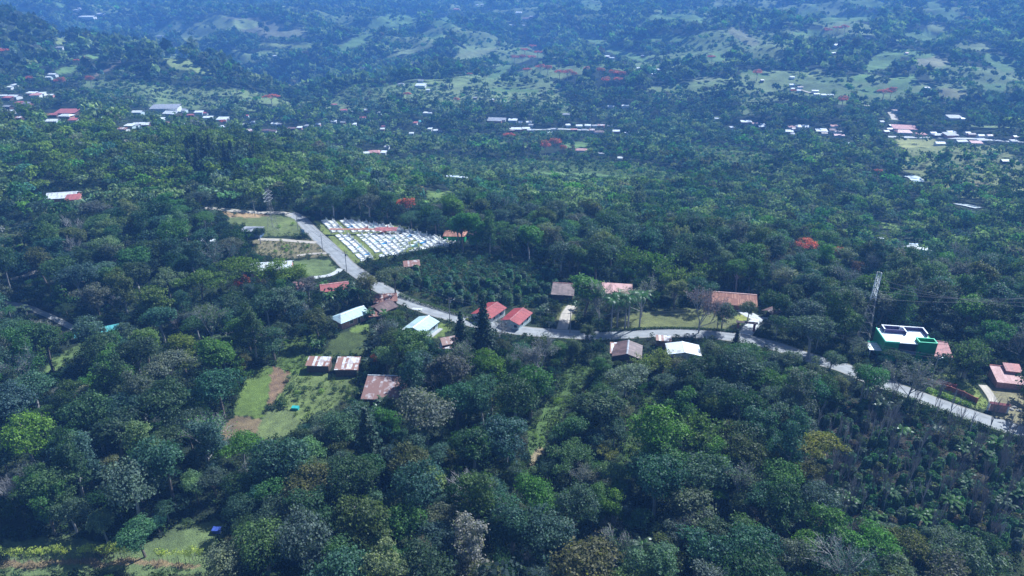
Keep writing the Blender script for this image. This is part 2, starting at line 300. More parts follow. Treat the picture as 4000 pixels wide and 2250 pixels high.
REG = [
 (G1, 1, 1, [(0, 2250), (0, 2110), (130, 2110), (245, 2095), (330, 2105), (420, 2125), (560, 2130), (640, 2090), (700, 2040), (860, 2030), (900, 2060), (860, 2110), (840, 2160), (840, 2250)]),
 ((.25, .18, .12), 1, 0, [(0, 2192), (300, 2186), (520, 2190), (800, 2205), (800, 2222), (520, 2212), (300, 2210), (0, 2220)]),
 ((.12, .17, .055), 1, 1, [(985, 1440), (1060, 1435), (1090, 1460), (1050, 1560), (1028, 1632), (905, 1632), (930, 1560)]),
 ((.2, .13, .1), 1, 1, [(1060, 1435), (1140, 1440), (1115, 1500), (1085, 1560), (1050, 1590), (1060, 1530)]),
 ((.19, .14, .1), 1, 1, [(900, 1636), (1026, 1634), (1035, 1700), (980, 1700), (855, 1725), (860, 1690)]),
 ((.13, .16, .08), 1, 1, [(1026, 1634), (1060, 1600), (1150, 1600), (1180, 1660), (1110, 1715), (1000, 1715)]),
 ((.15, .19, .08), 2, 1, [(1115, 1500), (1145, 1445), (1270, 1450), (1370, 1480), (1400, 1530), (1300, 1600), (1180, 1650), (1085, 1570)]),
 ((.075, .1, .045), 1, 1, [(1290, 1330), (1340, 1300), (1440, 1300), (1455, 1330), (1430, 1390), (1290, 1395), (1265, 1380)]),
 ((.13, .18, .06), 1, 1, [(1355, 1290), (1400, 1262), (1440, 1262), (1440, 1290), (1380, 1300)]),
 ((.13, .17, .06), 1, 1, [(1670, 1310), (1720, 1260), (1745, 1265), (1765, 1290), (1735, 1310), (1700, 1325)]),
 (G1, 1, 1, [(1150, 1020), (1290, 1010), (1320, 1060), (1290, 1082), (1220, 1082), (1150, 1060)]),
 ((.115, .14, .07), 1, 1, [(900, 845), (1060, 835), (1165, 855), (1180, 920), (1000, 925), (950, 880), (880, 870)]),
 ((.2, .17, .12), 5, 1, [(980, 940), (1215, 935), (1285, 1000), (1270, 1010), (1100, 1010), (1000, 990)]),
 ((.3, .2, .14), 1, 1, [(870, 830), (1050, 830), (1050, 846), (900, 850)]),
 ((.16, .19, .07), 1, 1, [(1225, 862), (1390, 860), (1560, 882), (1780, 945), (1760, 958), (1700, 968), (1560, 1000), (1450, 1015), (1390, 1025), (1330, 985)]),
 ((.05, .055, .03), 3, 1, [(1480, 1060), (1700, 1000), (1900, 1000), (2180, 1050), (2170, 1150), (2120, 1210), (1960, 1195), (1850, 1205), (1650, 1165), (1560, 1120)]),
 (PL, 4, 0, [(3150, 1700), (3330, 1560), (3560, 1620), (4010, 1760), (4010, 2180), (3800, 2150), (3500, 2080), (3230, 2120), (3160, 2000)]),
 ((.13, .13, .07), 5, 1, [(2170, 1270), (2190, 1200), (2240, 1190), (2260, 1260)]),
 ((.15, .16, .08), 1, 0, [(2390, 1285), (2390, 1245), (2560, 1210), (2700, 1200), (2830, 1230), (2890, 1260), (2890, 1290), (2700, 1285), (2500, 1290)]),
 ((.26, .27, .09), 1, 1, [(2860, 1235), (2930, 1210), (2950, 1240), (2890, 1265)]),
 ((.23, .23, .1), 1, 1, [(2950, 1325), (3060, 1330), (3180, 1370), (3200, 1390), (3060, 1362)]),
 ((.18, .22, .08), 5, 1, [(3600, 1480), (3700, 1460), (3790, 1500), (3860, 1570), (3860, 1600), (3760, 1580), (3640, 1540)]),
 ((.24, .21, .15), 1, 1, [(3860, 1490), (4010, 1520), (4010, 1680), (3900, 1625), (3870, 1560)]),
 ((.1, .15, .05), 5, 1, [(1100, 1340), (1240, 1290), (1260, 1400), (1190, 1480), (1080, 1440)]),
 ((.075, .12, .05), 7, 1, [(2210, 1420), (2330, 1430), (2200, 1620), (2080, 1790), (2060, 1700), (2160, 1560)]),
 ((.075, .125, .05), 7, 1, [(2560, 1500), (2600, 1560), (2530, 1680), (2480, 1800), (2410, 1830), (2460, 1700), (2520, 1560)]),
 ((.2, .17, .12), 1, 1, [(2330, 2080), (2370, 2000), (2365, 2060), (2335, 2130), (2290, 2130)]),
 ((.26, .2, .15), 1, 1, [(2070, 1800), (2110, 1740), (2120, 1770), (2085, 1840)]),
 ((.085, .13, .05), 5, 0, [(1430, 640), (1700, 605), (1950, 630), (2330, 630), (2560, 650), (2700, 690), (2600, 760), (2300, 740), (1950, 730), (1700, 700), (1500, 690)]),
 ((.1, .14, .06), 5, 0, [(2700, 560), (3000, 600), (3100, 660), (2950, 690), (2700, 640)]),
 ((.09, .13, .06), 5, 0, [(1550, 520), (1950, 540), (2000, 570), (1700, 580), (1500, 560)]),
 ((.16, .2, .08), 5, 0, [(1120, 588), (1500, 595), (1480, 622), (1150, 615)]),
 ((.13, .19, .07), 1, 1, [(1660, 745), (1760, 750), (1740, 775), (1670, 775)]),
 ((.09, .1, .06), 5, 0, [(0, 880), (120, 870), (250, 900), (120, 1000), (60, 1080), (0, 1100)]),
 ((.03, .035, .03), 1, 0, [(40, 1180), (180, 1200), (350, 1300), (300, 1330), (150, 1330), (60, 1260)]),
 ((.14, .2, .08), 5, 1, [(200, 1400), (330, 1340), (330, 1370), (220, 1440), (160, 1480)]),
 ((.27, .28, .14), 1, 1, [(3495, 540), (3650, 545), (3700, 575), (3640, 590), (3510, 575)]),
 ((.17, .19, .1), 6, 0, [(3500, 580), (3900, 565), (4010, 640), (4010, 800), (3700, 760), (3520, 660)]),
 ((.17, .25, .09), 1, 1, [(3445, 870), (3520, 880), (3520, 900), (3450, 892)]),
]
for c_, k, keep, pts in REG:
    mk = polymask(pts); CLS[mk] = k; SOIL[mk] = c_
    if keep: KEEP |= mk
TG = (.115, .185, .08); TY = (.17, .21, .1)
MEAD = [(800, 110, 90, 30, -25, TY), (1010, 105, 150, 28, 8, (.13, .13, .1)), (900, 95, 120, 18, 0, TY), (1140, 120, 70, 16, 15, (.16, .17, .12)), (1110, 178, 120, 6, 3, TY), (690, 240, 60, 22, 20, TY), (790, 277, 40, 10, 15, TY), (240, 155, 22, 12, -30, TY),
 (355, 222, 45, 9, -10, TG), (255, 275, 45, 11, -15, TG), (420, 270, 60, 6, -30, (.2, .16, .14)), (240, 16, 30, 15, 40, TG), (100, 38, 40, 7, 10, TG),
 (1540, 80, 90, 22, -8, TG), (1735, 88, 45, 18, 8, TG), (1390, 165, 60, 16, -22, TG), (1960, 272, 50, 14, -38, TG), (1850, 210, 90, 12, -12, (.17, .2, .12)), (2000, 352, 100, 7, 2, TG), (2590, 65, 70, 14, -5, TG), (2620, 150, 75, 12, 0, TG), (2340, 165, 110, 9, 20, TG), (2310, 20, 40, 14, 20, TG), (2450, 215, 90, 10, 15, TG), (1600, 200, 80, 10, -15, (.16, .2, .12)), (1700, 140, 40, 10, 0, TG),
 (2710, 70, 70, 16, 10, TG), (2900, 140, 60, 20, 30, (.19, .2, .14)), (3030, 205, 32, 22, 20, TY), (2960, 210, 20, 18, 0, TY), (2800, 225, 30, 16, -10, TG), (3160, 40, 60, 9, -32, TG), (3380, 8, 90, 14, 8, TG), (3330, 70, 110, 12, -4, TG), (3690, 45, 70, 22, 30, TG), (3600, 140, 60, 17, 8, TG), (3660, 110, 35, 12, 15, TY), (3450, 235, 70, 30, -22, TG), (3180, 287, 26, 14, -20, TY), (3370, 305, 35, 14, 0, TG), (3530, 320, 50, 26, -20, TG), (3640, 240, 60, 20, 0, (.2, .2, .15)), (3910, 245, 70, 24, 22, TG), (3880, 340, 45, 13, 10, TG), (2940, 285, 50, 8, 12, TG), (3720, 365, 60, 16, 10, (.19, .19, .12)), (3400, 355, 40, 14, 0, TG), (3560, 210, 90, 14, 5, TG), (3800, 180, 70, 12, 5, (.18, .22, .12)), (2750, 310, 40, 10, 0, (.17, .2, .13)), (3800, 720, 70, 10, 5, (.2, .18, .13)), (3700, 640, 60, 10, 0, TY), (3560, 640, 35, 12, 0, TY), (2260, 570, 60, 14, 0, TG), (1400, 545, 30, 5, 0, TG), (1180, 545, 40, 6, 0, TY), (3150, 130, 60, 10, 0, TG), (2300, 690, 200, 12, 3, TG), (3490, 700, 0.1, .1, 0, TG)]
for cx, cy, rx, ry, a, c_ in MEAD:
    mk = ellmask(cx, cy, rx * 1.1, ry * 1.15, a); CLS[mk] = 1; SOIL[mk] = c_
    if cy < 500: KEEP |= ellmask(cx, cy, rx, ry * .9, a)

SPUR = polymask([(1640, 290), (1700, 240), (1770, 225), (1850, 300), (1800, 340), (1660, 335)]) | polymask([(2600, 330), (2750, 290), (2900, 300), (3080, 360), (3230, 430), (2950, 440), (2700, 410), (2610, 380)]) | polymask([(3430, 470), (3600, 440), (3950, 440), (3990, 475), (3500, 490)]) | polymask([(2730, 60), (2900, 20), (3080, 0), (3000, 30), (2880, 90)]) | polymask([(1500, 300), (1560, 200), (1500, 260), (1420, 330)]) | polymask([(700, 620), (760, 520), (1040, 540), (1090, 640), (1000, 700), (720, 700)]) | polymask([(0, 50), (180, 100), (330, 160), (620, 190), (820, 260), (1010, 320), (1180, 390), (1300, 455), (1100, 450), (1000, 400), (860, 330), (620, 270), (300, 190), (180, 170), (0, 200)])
def openland(X, Y):
    D = np.hypot(X, Y); v = fbm(X / 210, Y / 120, 71, 3); side = np.clip((np.arctan2(X, Y) + .35) * .16, -.04, .09)
    return (D > 900) & (v + side > .605)
def lookup(arr, px, py, default=0):
    ix = (np.asarray(px) / 4).astype(int); iy = (np.asarray(py) / 4).astype(int)
    ok = (ix >= 0) & (ix < MW) & (iy >= 0) & (iy < MH)
    out = np.full(np.shape(ix), default, arr.dtype) if arr.ndim == 2 else np.tile(SOIL[1, 300] * 0 + default, np.shape(ix) + (1,))
    out[ok] = arr[iy[ok], ix[ok]]; return out

# ------------------------------------------------------------------ ground sheet
azs = np.r_[np.linspace(-100, -46, 40), np.linspace(-45, 45, 620), np.linspace(46, 100, 40)]
rs = np.r_[8, 20, 35, 50, np.exp(np.linspace(math.log(62), math.log(2600), 640)), np.exp(np.linspace(math.log(2660), math.log(5400), 60))]
AZ, RS = np.meshgrid(np.radians(azs), rs); GX = RS * np.sin(AZ); GY = RS * np.cos(AZ); GZ = terrain(GX, GY)
gpx, gpy, gd = project(GX, GY, GZ)
jit = (fbm(GX / 3, GY / 3, 8, 2) - .5)
spx = gpx + jit * 26 * (240 / RS).clip(.2, 2); spy = gpy + (fbm(GX / 3 + 40, GY / 3, 12, 2) - .5) * 20 * (240 / RS).clip(.2, 2)
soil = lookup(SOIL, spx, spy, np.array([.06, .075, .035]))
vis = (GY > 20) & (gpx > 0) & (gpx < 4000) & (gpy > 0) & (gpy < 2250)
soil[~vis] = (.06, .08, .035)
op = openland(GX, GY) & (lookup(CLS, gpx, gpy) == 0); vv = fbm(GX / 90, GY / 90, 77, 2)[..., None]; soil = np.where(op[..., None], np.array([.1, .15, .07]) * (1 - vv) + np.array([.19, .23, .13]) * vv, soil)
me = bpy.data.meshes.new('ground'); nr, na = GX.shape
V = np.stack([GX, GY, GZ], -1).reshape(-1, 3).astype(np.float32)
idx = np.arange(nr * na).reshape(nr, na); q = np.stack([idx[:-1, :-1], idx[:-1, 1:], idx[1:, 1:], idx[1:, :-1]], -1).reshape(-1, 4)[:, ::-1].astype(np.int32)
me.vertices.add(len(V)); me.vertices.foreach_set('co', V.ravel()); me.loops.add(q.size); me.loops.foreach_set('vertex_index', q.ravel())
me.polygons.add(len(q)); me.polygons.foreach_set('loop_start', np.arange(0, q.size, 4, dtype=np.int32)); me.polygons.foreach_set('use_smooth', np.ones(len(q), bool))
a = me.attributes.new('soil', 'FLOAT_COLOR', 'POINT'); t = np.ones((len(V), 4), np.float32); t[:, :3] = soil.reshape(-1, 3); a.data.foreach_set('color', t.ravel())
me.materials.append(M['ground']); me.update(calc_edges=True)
gr = ob('ground', me); gr['kind'] = 'structure'
if me.polygons[1000].normal.z < 0: me.flip_normals()

# ------------------------------------------------------------------ roads
ROADPTS = []
def smooth_path(pts, step=2.0):
    P_ = [Vector(p_) for p_ in pts]; out = []
    for i in range(len(P_) - 1):
        a_, b_, c_, d_ = P_[max(i - 1, 0)], P_[i], P_[i + 1], P_[min(i + 2, len(P_) - 1)]
        k = max(2, int((c_ - b_).length / step))
        for j in range(k):
            t = j / k; out.append(.5 * ((2 * b_) + (c_ - a_) * t + (2 * a_ - 5 * b_ + 4 * c_ - d_) * t * t + (3 * b_ - 3 * c_ + d_ - a_) * t ** 3))
    out.append(P_[-1]); return out
def ribbon(name, pix, w, mat, off=.12, keep=True, jitter=.25):
    pts = smooth_path([at(*p_).xy.to_3d() for p_ in pix]); K_ = 7; vs = []; ac = []
    for i, p_ in enumerate(pts):
        d_ = (pts[min(i + 1, len(pts) - 1)] - pts[max(i - 1, 0)]).normalized(); nn = Vector((-d_.y, d_.x, 0))
        ww = w * (1 + jitter * (float(vnoise(np.array(i * .35), np.array(3.3))) - .5) * .5)
        for k in range(K_):
            s = (k / (K_ - 1) * 2 - 1); q_ = p_ + nn * s * ww / 2; vs.append((q_.x, q_.y, 0)); ac.append(abs(s))
        ROADPTS.append((p_.x, p_.y, w / 2))
    vs = np.array(vs); z = terrain(vs[:, 0], vs[:, 1]).reshape(-1, K_); z[:] = z * .35 + z.mean(1, keepdims=True) * .65
    vs[:, 2] = z.ravel() + off + (np.array(ac) > .95) * -.0
    f = [(i * K_ + k, i * K_ + k + 1, (i + 1) * K_ + k + 1, (i + 1) * K_ + k) for i in range(len(pts) - 1) for k in range(K_ - 1)]
    me_ = bpy.data.meshes.new(name); me_.from_pydata(vs.tolist(), [], f); me_.materials.append(mat)
    a_ = me_.attributes.new('across', 'FLOAT', 'POINT'); a_.data.foreach_set('value', np.array(ac, np.float32)); me_.update()
    if me_.polygons[0].normal.z < 0: me_.flip_normals()
    o_ = ob(name, me_); o_['kind'] = 'structure'
    if keep:
        for i in range(len(pts) - 1):
            a_, b_ = vs[i * K_], vs[i * K_ + K_ - 1]; c_, d_ = vs[(i + 1) * K_ + K_ - 1], vs[(i + 1) * K_]
            Q = np.array([a_, b_, c_, d_]); qx, qy, _ = project(Q[:, 0], Q[:, 1], Q[:, 2])
            x0, x1, y0, y1 = int(qx.min() / 4), int(qx.max() / 4) + 1, int(qy.min() / 4), int(qy.max() / 4) + 1
            if x1 > 0 and y1 > 0:
                if not any(hx0 < qx.mean() < hx1 for hx0, hx1 in HID): KEEP[max(y0, 0):y1, max(x0, 0):x1] = True
    return o_, pts
HID = [(1420, 1470), (1835, 1880), (2265, 2330), (3060, 3125), (3200, 3290), (3330, 3425)]
MAIN = [(1130, 835), (1170, 853), (1215, 900), (1280, 960), (1350, 1030), (1400, 1068), (1450, 1102), (1490, 1128), (1530, 1150), (1590, 1180), (1680, 1213), (1800, 1248), (1900, 1272), (2000, 1288), (2100, 1299), (2200, 1305), (2330, 1312), (2450, 1306), (2600, 1300), (2750, 1306), (2850, 1316), (2950, 1333), (3050, 1360), (3150, 1395), (3280, 1432), (3370, 1470), (3470, 1507), (3600, 1555), (3800, 1627), (4000, 1690), (4200, 1750)]
road, roadpts = ribbon('road', MAIN, 6.6, M['asphalt'], .15, True, .05)
HID = []
ribbon('dirt_road', [(800, 812), (900, 822), (1000, 830), (1100, 832), (1150, 842)], 4, M['dirtroad'])
ribbon('path', [(1010, 935), (1100, 938), (1180, 945), (1235, 948)], 3, M['dirtroad'])
ribbon('path', [(1160, 1000), (1220, 992), (1280, 990)], 2.2, M['dirtroad'])
ribbon('path', [(1225, 1085), (1280, 1078), (1318, 1062), (1330, 1050)], 2.6, M['paving'])
ribbon('path', [(2235, 1195), (2215, 1225), (2205, 1255), (2195, 1290)], 4, M['dirtroad'])
ribbon('driveway', [(2895, 1210), (2930, 1232), (2960, 1250), (2935, 1275), (2915, 1300), (2905, 1315)], 4.6, M['paving'])
ribbon('driveway', [(2960, 1250), (3005, 1250), (3035, 1260)], 4, M['paving'])
ribbon('driveway', [(1640, 1200), (1625, 1212)], 4, M['paving'])
ribbon('path', [(3838, 1505), (3858, 1530), (3880, 1565), (3885, 1600)], 2.4, M['dirtroad'])
ribbon('path', [(40, 1092), (100, 1078), (150, 1050)], 3, M['dirtroad'])
ribbon('path', [(5, 1182), (90, 1195), (180, 1230), (290, 1285)], 2.4, M['asphalt'])  # concrete path; the darker asphalt colour stands in for the shade on it
ribbon('valley_road', [(3470, 534), (3600, 537), (3720, 540), (3850, 545), (4010, 556)], 7, M['paving'])
ribbon('valley_road', [(1990, 503), (2150, 505), (2300, 508)], 5, M['paving'])
ribbon('valley_track', [(3130, 350), (3170, 362), (3200, 368)], 6, M['dirtroad'])
ribbon('valley_track', [(3480, 438), (3492, 455), (3495, 468)], 8, M['dirtroad'])

# river: pale shallow water over stones, seen in two gaps
m, nt, o = newmat('river_water'); L = nt.links.new
g = N(nt, 'ShaderNodeNewGeometry'); ns = N(nt, 'ShaderNodeTexNoise', Scale=.25, Detail=5.0); L(g.outputs['Position'], ns.inputs['Vector'])
p = N(nt, 'ShaderNodeBsdfPrincipled', Roughness=.25); L(ramp(nt, ns.outputs['Fac'], [(.4, (.25, .32, .36)), (.55, (.8, .83, .85))]), p.inputs['Base Color'])
b = N(nt, 'ShaderNodeBump', Strength=.6, Distance=.3); L(ns.outputs['Fac'], b.inputs['Height']); L(b.outputs[0], p.inputs['Normal']); L(p.outputs[0], o.inputs[0]); M['river'] = m
ribbon('river', [(3545, 688), (3570, 695), (3588, 712)], 9, M['river'], .5)
ribbon('river', [(3735, 797), (3780, 805), (3825, 815)], 6, M['river'], .5)
ribbon('river', [(1740, 688), (1790, 692), (1830, 697)], 5, M['river'], .5)

# ------------------------------------------------------------------ buildings
def at_h(px, py, h):
    dx, f, dz = [float(v) for v in pix_dir(px, py)]
    t = np.exp(np.linspace(math.log(70), math.log(5500), 700)); g = CAMH + dz * t - terrain(dx * t, f * t) - h
    i = max(int(np.argmax(g < 0)), 1); t0, t1 = t[i - 1], t[i]; k = g[i - 1] / (g[i - 1] - g[i] + 1e-9); tt = t0 + (t1 - t0) * min(max(k, 0), 1)
    return Vector((dx * tt, f * tt, gz(dx * tt, f * tt)))
BLD = []
def keep_box(loc, yaw, L_, W_, h, pad=0):
    c, s = math.cos(yaw), math.sin(yaw); pts = []
    for x, y in ((-L_ / 2, -W_ / 2), (L_ / 2, -W_ / 2), (L_ / 2, W_ / 2), (-L_ / 2, W_ / 2)):
        px_, py_, _ = project(np.array(loc.x + x * c - y * s), np.array(loc.y + x * s + y * c), np.array(loc.z + h)); pts.append((float(px_), float(py_)))
    global KEEP; KEEP |= polymask(pts)
    x0 = min(p_[0] for p_ in pts); x1 = max(p_[0] for p_ in pts); y0 = min(p_[1] for p_ in pts); y1 = max(p_[1] for p_ in pts)
    if x1 - x0 < 60 or y0 < 560: KEEP |= (PXg > x0 - 2) & (PXg < x1 + 2) & (PYg > y0 - 3) & (PYg < y1 + 5)
    BLD.append((loc.x, loc.y, max(L_, W_) * .62))
def wall_open(mb, wallpart, root, side, L_, W_, specs):
    """windows and doors set 3 cm proud of the wall: side f/b = the long walls, l/r = the gable ends; specs (kind, pos, z0, w, h)"""
    for kind, pos, z0, w, h in specs:
        fr = MB(); gl = MB()
        def bx(mbx, a0, a1, z0_, z1_, d0, d1):
            if side == 'f': mbx.box(a0, a1, -W_ / 2 - d1, -W_ / 2 - d0, z0_, z1_)
            if side == 'b': mbx.box(a0, a1, W_ / 2 + d0, W_ / 2 + d1, z0_, z1_)
            if side == 'l': mbx.box(-L_ / 2 - d1, -L_ / 2 - d0, a0, a1, z0_, z1_)
            if side == 'r': mbx.box(L_ / 2 + d0, L_ / 2 + d1, a0, a1, z0_, z1_)
        bx(gl, pos - w / 2, pos + w / 2, z0, z0 + h, .0, .03)
        t = .07
        for a0, a1, zz0, zz1 in ((pos - w / 2 - t, pos - w / 2, z0 - t, z0 + h + t), (pos + w / 2, pos + w / 2 + t, z0 - t, z0 + h + t), (pos - w / 2, pos + w / 2, z0 + h, z0 + h + t), (pos - w / 2, pos + w / 2, z0 - t, z0)): bx(fr, a0, a1, zz0, zz1, .0, .06)
        g_ = gl.build('window' if kind == 'w' else 'door', M['glass'] if kind == 'w' else M['door'], root); fr.build('frame', M['trim'], g_)
def roof_gable(L_, W_, e, rise, o, mat, root, cap=None, hip=0, th=.1, name='roof'):
    x0, x1 = -L_ / 2 - o, L_ / 2 + o; y0, y1 = -W_ / 2 - o, W_ / 2 + o; ee = e - o * rise / (W_ / 2); zr = e + rise
    m_ = MB(); rx0, rx1 = x0 + hip, x1 - (hip if hip > 0 else 0)
    if hip < 0: rx0, rx1 = x0 - hip, x1
    m_.slab([(x0, y0, ee), (x1, y0, ee), (rx1, -.005, zr), (rx0, -.005, zr)], th); m_.slab([(x1, y1, ee), (x0, y1, ee), (rx0, .005, zr), (rx1, .005, zr)], th)
    if hip: m_.slab([(x0 - .01, y1, ee - .01), (x0 - .01, y0, ee - .01), (rx0, 0, zr - .01)], th)
    if hip > 0: m_.slab([(x1 + .01, y0, ee - .01), (x1 + .01, y1, ee - .01), (rx1, 0, zr - .01)], th)
    r = m_.build(name, mat, root)
    if cap: MB().slab([(rx0, -.28, zr + .0), (rx1, -.28, zr + .0), (rx1, 0, zr + .1), (rx0, 0, zr + .1)], .03).slab([(rx1, .28, zr + .0), (rx0, .28, zr + .0), (rx0, 0, zr + .1), (rx1, 0, zr + .1)], .03).build('ridge_cap', cap, r)
    return r
def house(name, cat, px, py, yaw, L_, W_, e, rise, roofm, wallm, label, kind='gable', o=.5, cap=None, opens=(), posts=False, hip=0, lm=None, keep=True):
    yaw = R(yaw); loc = at_h(px, py, e + rise * .5); root = empty(name, loc, yaw); tag(root, label, cat)
    w = MB(); x, y = L_ / 2, W_ / 2
    if not posts:
        if kind == 'mono': ring = [(-x, -y, e), (x, -y, e), (x, y, e + rise), (-x, y, e + rise)]
        else: ring = [(-x, -y, e), (x, -y, e), (x, y, e), (-x, y, e)]
        b_ = [(p_[0], p_[1], -1.5) for p_ in ring]
        for i in range(4): j = (i + 1) % 4; w.quad(b_[i], b_[j], ring[j], ring[i])
        if kind == 'gable' and hip <= 0:
            w.poly([(x, -y, e), (x, y, e), (x, 0, e + rise)])
            if hip == 0: w.poly([(-x, y, e), (-x, -y, e), (-x, 0, e + rise)])
        w.build('wall', wallm, root)
    else:
        for sx in (-1, 1):
            for sy in (-1, 1): MB().tube((sx * (x - .2), sy * (y - .2), -1.5), (sx * (x - .2), sy * (y - .2), e + (rise * (sy > 0) if kind == 'mono' else 0)), .09, .09).build('post', M['wood'], root)
        MB().box(-x + .5, x - .5, y - 1.0, y - .9, -1, e * .8).build('wall', wallm, root)
    if kind == 'mono':
        sl = rise / W_; r = MB().slab([(-x - o, -y - o, e - sl * o + .05), (x + o, -y - o, e - sl * o + .05), (x + o, y + o, e + rise + sl * o + .05), (-x - o, y + o, e + rise + sl * o + .05)], .09).build('roof', roofm, root)
        if cap: MB().box(-x - o, x + o, y + o - .02, y + o + .2, e + rise, e + rise + sl * o + .22).build('ridge_cap', cap, r)
    elif kind == 'gable': roof_gable(L_, W_, e + .04, rise, o, roofm, root, cap, hip)
    for side, specs in opens: wall_open(None, None, root, side, L_, W_, specs)
    if keep: keep_box(loc, yaw, L_ + o, W_ + o, e + rise * .4)
    else: BLD.append((loc.x, loc.y, max(L_, W_) * .62))
    if lm: landmark(lm, loc)
    return root
W3 = lambda e=1: [('w', -2, e, 1.2, 1.1), ('w', 2, e, 1.2, 1.1)]
h1 = house('house', 'house', 1645, 1262, 63, 8.6, 7.2, 2.9, 1.15, M['roof_bluish'], M['wall_blue'], 'pale blue gabled house with white ridge cap and dark door below the road', cap=M['trim'],
      opens=[('l', [('w', 1.4, 1.1, 1.5, 1.2), ('w', -1.0, 1.9, .7, .4), ('d', -2.3, 0, .95, 2.1)]), ('f', W3())], lm='the pale blue gabled house')
sw = MB().box(-5.6, 5.2, -5.0, -3.62, -.2, .06).build('walkway', M['concrete'], h1)
house('house', 'house', 1366, 1222, 46, 10.6, 5.8, 2.8, 1.2, M['roof_bluish'], M['wall_pink'], 'long pink walled house with pale blue roof and rusty hipped end', cap=M['trim'], hip=-2.2,
      opens=[('f', [('d', 1.5, 0, 1, 2.1), ('w', -1.5, 1, 1.3, 1.2), ('w', 3.8, 1, 1, 1)])], lm='the pink walled house')
house('house', 'shack', 1505, 1163, 10, 7.5, 4.2, 2.6, .7, M['roof_rust'], M['wall_wood'], 'upper rust stained shack roof right beside the bend in the road', 'mono', lm='the rust stained shacks')
house('house', 'shack', 1497, 1192, 48, 6.5, 6.2, 2.6, 1.0, M['roof_brown'], M['wall_wood'], 'brown gabled shack between the two rusty lean-tos by the road')
house('lean_to', 'lean-to', 1474, 1222, 12, 5.5, 3, 2.2, .5, M['roof_rust'], M['wall_wood'], 'patched lean-to roof between the brown shack and the pink walled house', 'mono')
house('house', 'house', 1910, 1207, 57, 9.6, 7.0, 2.8, 1.1, M['roof_red'], M['wall_white'], 'larger bright red roofed house beside the road bend', cap=M['roof_dullred'], opens=[('l', W3()), ('f', W3())], lm='the larger bright red roof')
house('house', 'house', 2018, 1230, 62, 9.2, 6.4, 2.8, 1.0, M['roof_red'], M['wall_blue'], 'smaller bright red roofed house beside the gravel yard', cap=M['roof_dullred'], opens=[('l', W3()), ('f', W3())], lm='the smaller bright red roof')
house('house', 'house', 2452, 1362, 78, 7.8, 8.0, 2.9, 1.3, M['roof_brown'], M['wall_wood'], 'brown gabled house below the road with a wide roof', cap=M['roof_grey'], lm='the brown gabled house')
house('lean_to', 'lean-to', 2408, 1360, -8, 3.4, 5.4, 2.5, .6, M['roof_rustw'], M['wall_wood'], 'striped rusty lean-to attached on the side of the brown house', 'mono', o=.3)
house('house', 'house', 2670, 1360, 84, 6.0, 9.4, 2.9, .9, M['roof_white'], M['wall_white'], 'bright white roofed house below the road', cap=M['trim'], lm='the bright white roofed house')
house('lean_to', 'lean-to', 2638, 1383, -3, 5.2, 2.0, 2.3, .3, M['roof_rustw'], M['wall_wood'], 'low rusty strip of roof in front of the bright white house', 'mono', o=.2)
house('shed', 'shed', 2593, 1321, -8, 4.6, 2.6, 2.3, .4, M['roof_rustw'], M['wall_wood'], 'small grey and white sheet roof at the road edge', 'mono', o=.2)
house('shed', 'shed', 2577, 1428, 70, 3.2, 2.4, 2.2, .4, M['roof_rustw'], M['wall_wood'], 'tiny white shed among bamboo below the brown house', 'mono', o=.2)
house('house', 'house', 2410, 1128, -9, 10.5, 6.5, 2.8, 1.0, M['roof_pink'], M['wall_wood'], 'long faded pink roofed house behind the palms', 'mono', lm='the faded pink roofed house')
house('house', 'house', 2200, 1130, -8, 7.5, 7.0, 2.8, 1.0, M['roof_brown'], M['wall_wood'], 'dark roofed house half hidden by the big green tree', 'mono', cap=M['roof_pink'], lm='the dark half hidden roof')
house('house', 'house', 2866, 1154, -11, 14, 8.5, 3.0, 2.0, M['roof_clay'], M['wall_pink'], 'large terracotta tiled house behind the gated driveway', cap=M['roof_pink'], o=1.0, opens=[('r', [('d', -1, 0, 1.2, 2.1)])], lm='the terracotta tiled house')
house('shelter', 'shelter', 3017, 1209, 35, 4.6, 3.8, 2.4, .8, M['roof_brown'], M['wall_wood'], 'small purple brown roofed shelter at the end of the white driveway', posts=True)
house('house', 'house', 3650, 1362, -12, 8.6, 6.0, 2.2, 1.7, M['roof_dullred'], M['wall_pink'], 'sloping dull pink roof next to the green house', 'mono', cap=M['roof_pink'], o=.3, lm='the dull pink roof')
house('house', 'house', 3942, 1466, -13, 7.6, 6.4, 2.0, 1.4, M['roof_pink'], M['wall_pink'], 'pink house at the picture edge with two stepped roofs', 'mono', cap=M['roof_dullred'], o=.3, lm='the pink stepped roof house')
house('house', 'house', 3956, 1436, -13, 4.0, 3.0, 3.6, .8, M['roof_dullred'], M['wall_pink'], 'small upper roof just behind the pink stepped house', 'mono', o=.2)
house('shed', 'barn', 1503, 1514, -2, 10.8, 8.4, 2.8, 1.6, M['roof_rust2'], M['wall_wood'], 'big rust patched barn roof above the scrubby slope', 'mono', o=.4, cap=M['roof_white'], lm='the rust patched barn')
house('shed', 'shed', 1245, 1411, -3, 6.6, 3.4, 2.4, .8, M['roof_rustw'], M['wall_wood'], 'small half rusted shed with banana shadows on its roof', 'mono', o=.3, lm='the half rusted shed')
house('shed', 'shed', 1358, 1419, 0, 6.4, 5.0, 2.4, 1.1, M['roof_rustw'], M['wall_wood'], 'half rusted shed with white sheets by the red leaved bush', 'mono', o=.3, lm='the shed with white sheets')
house('house', 'house', 1752, 1322, 20, 4.4, 4.0, 3.4, 1.0, M['roof_rust'], M['wall_white'], 'two tiered rusty house tucked under dark conifers', lm='the two tiered rusty house')
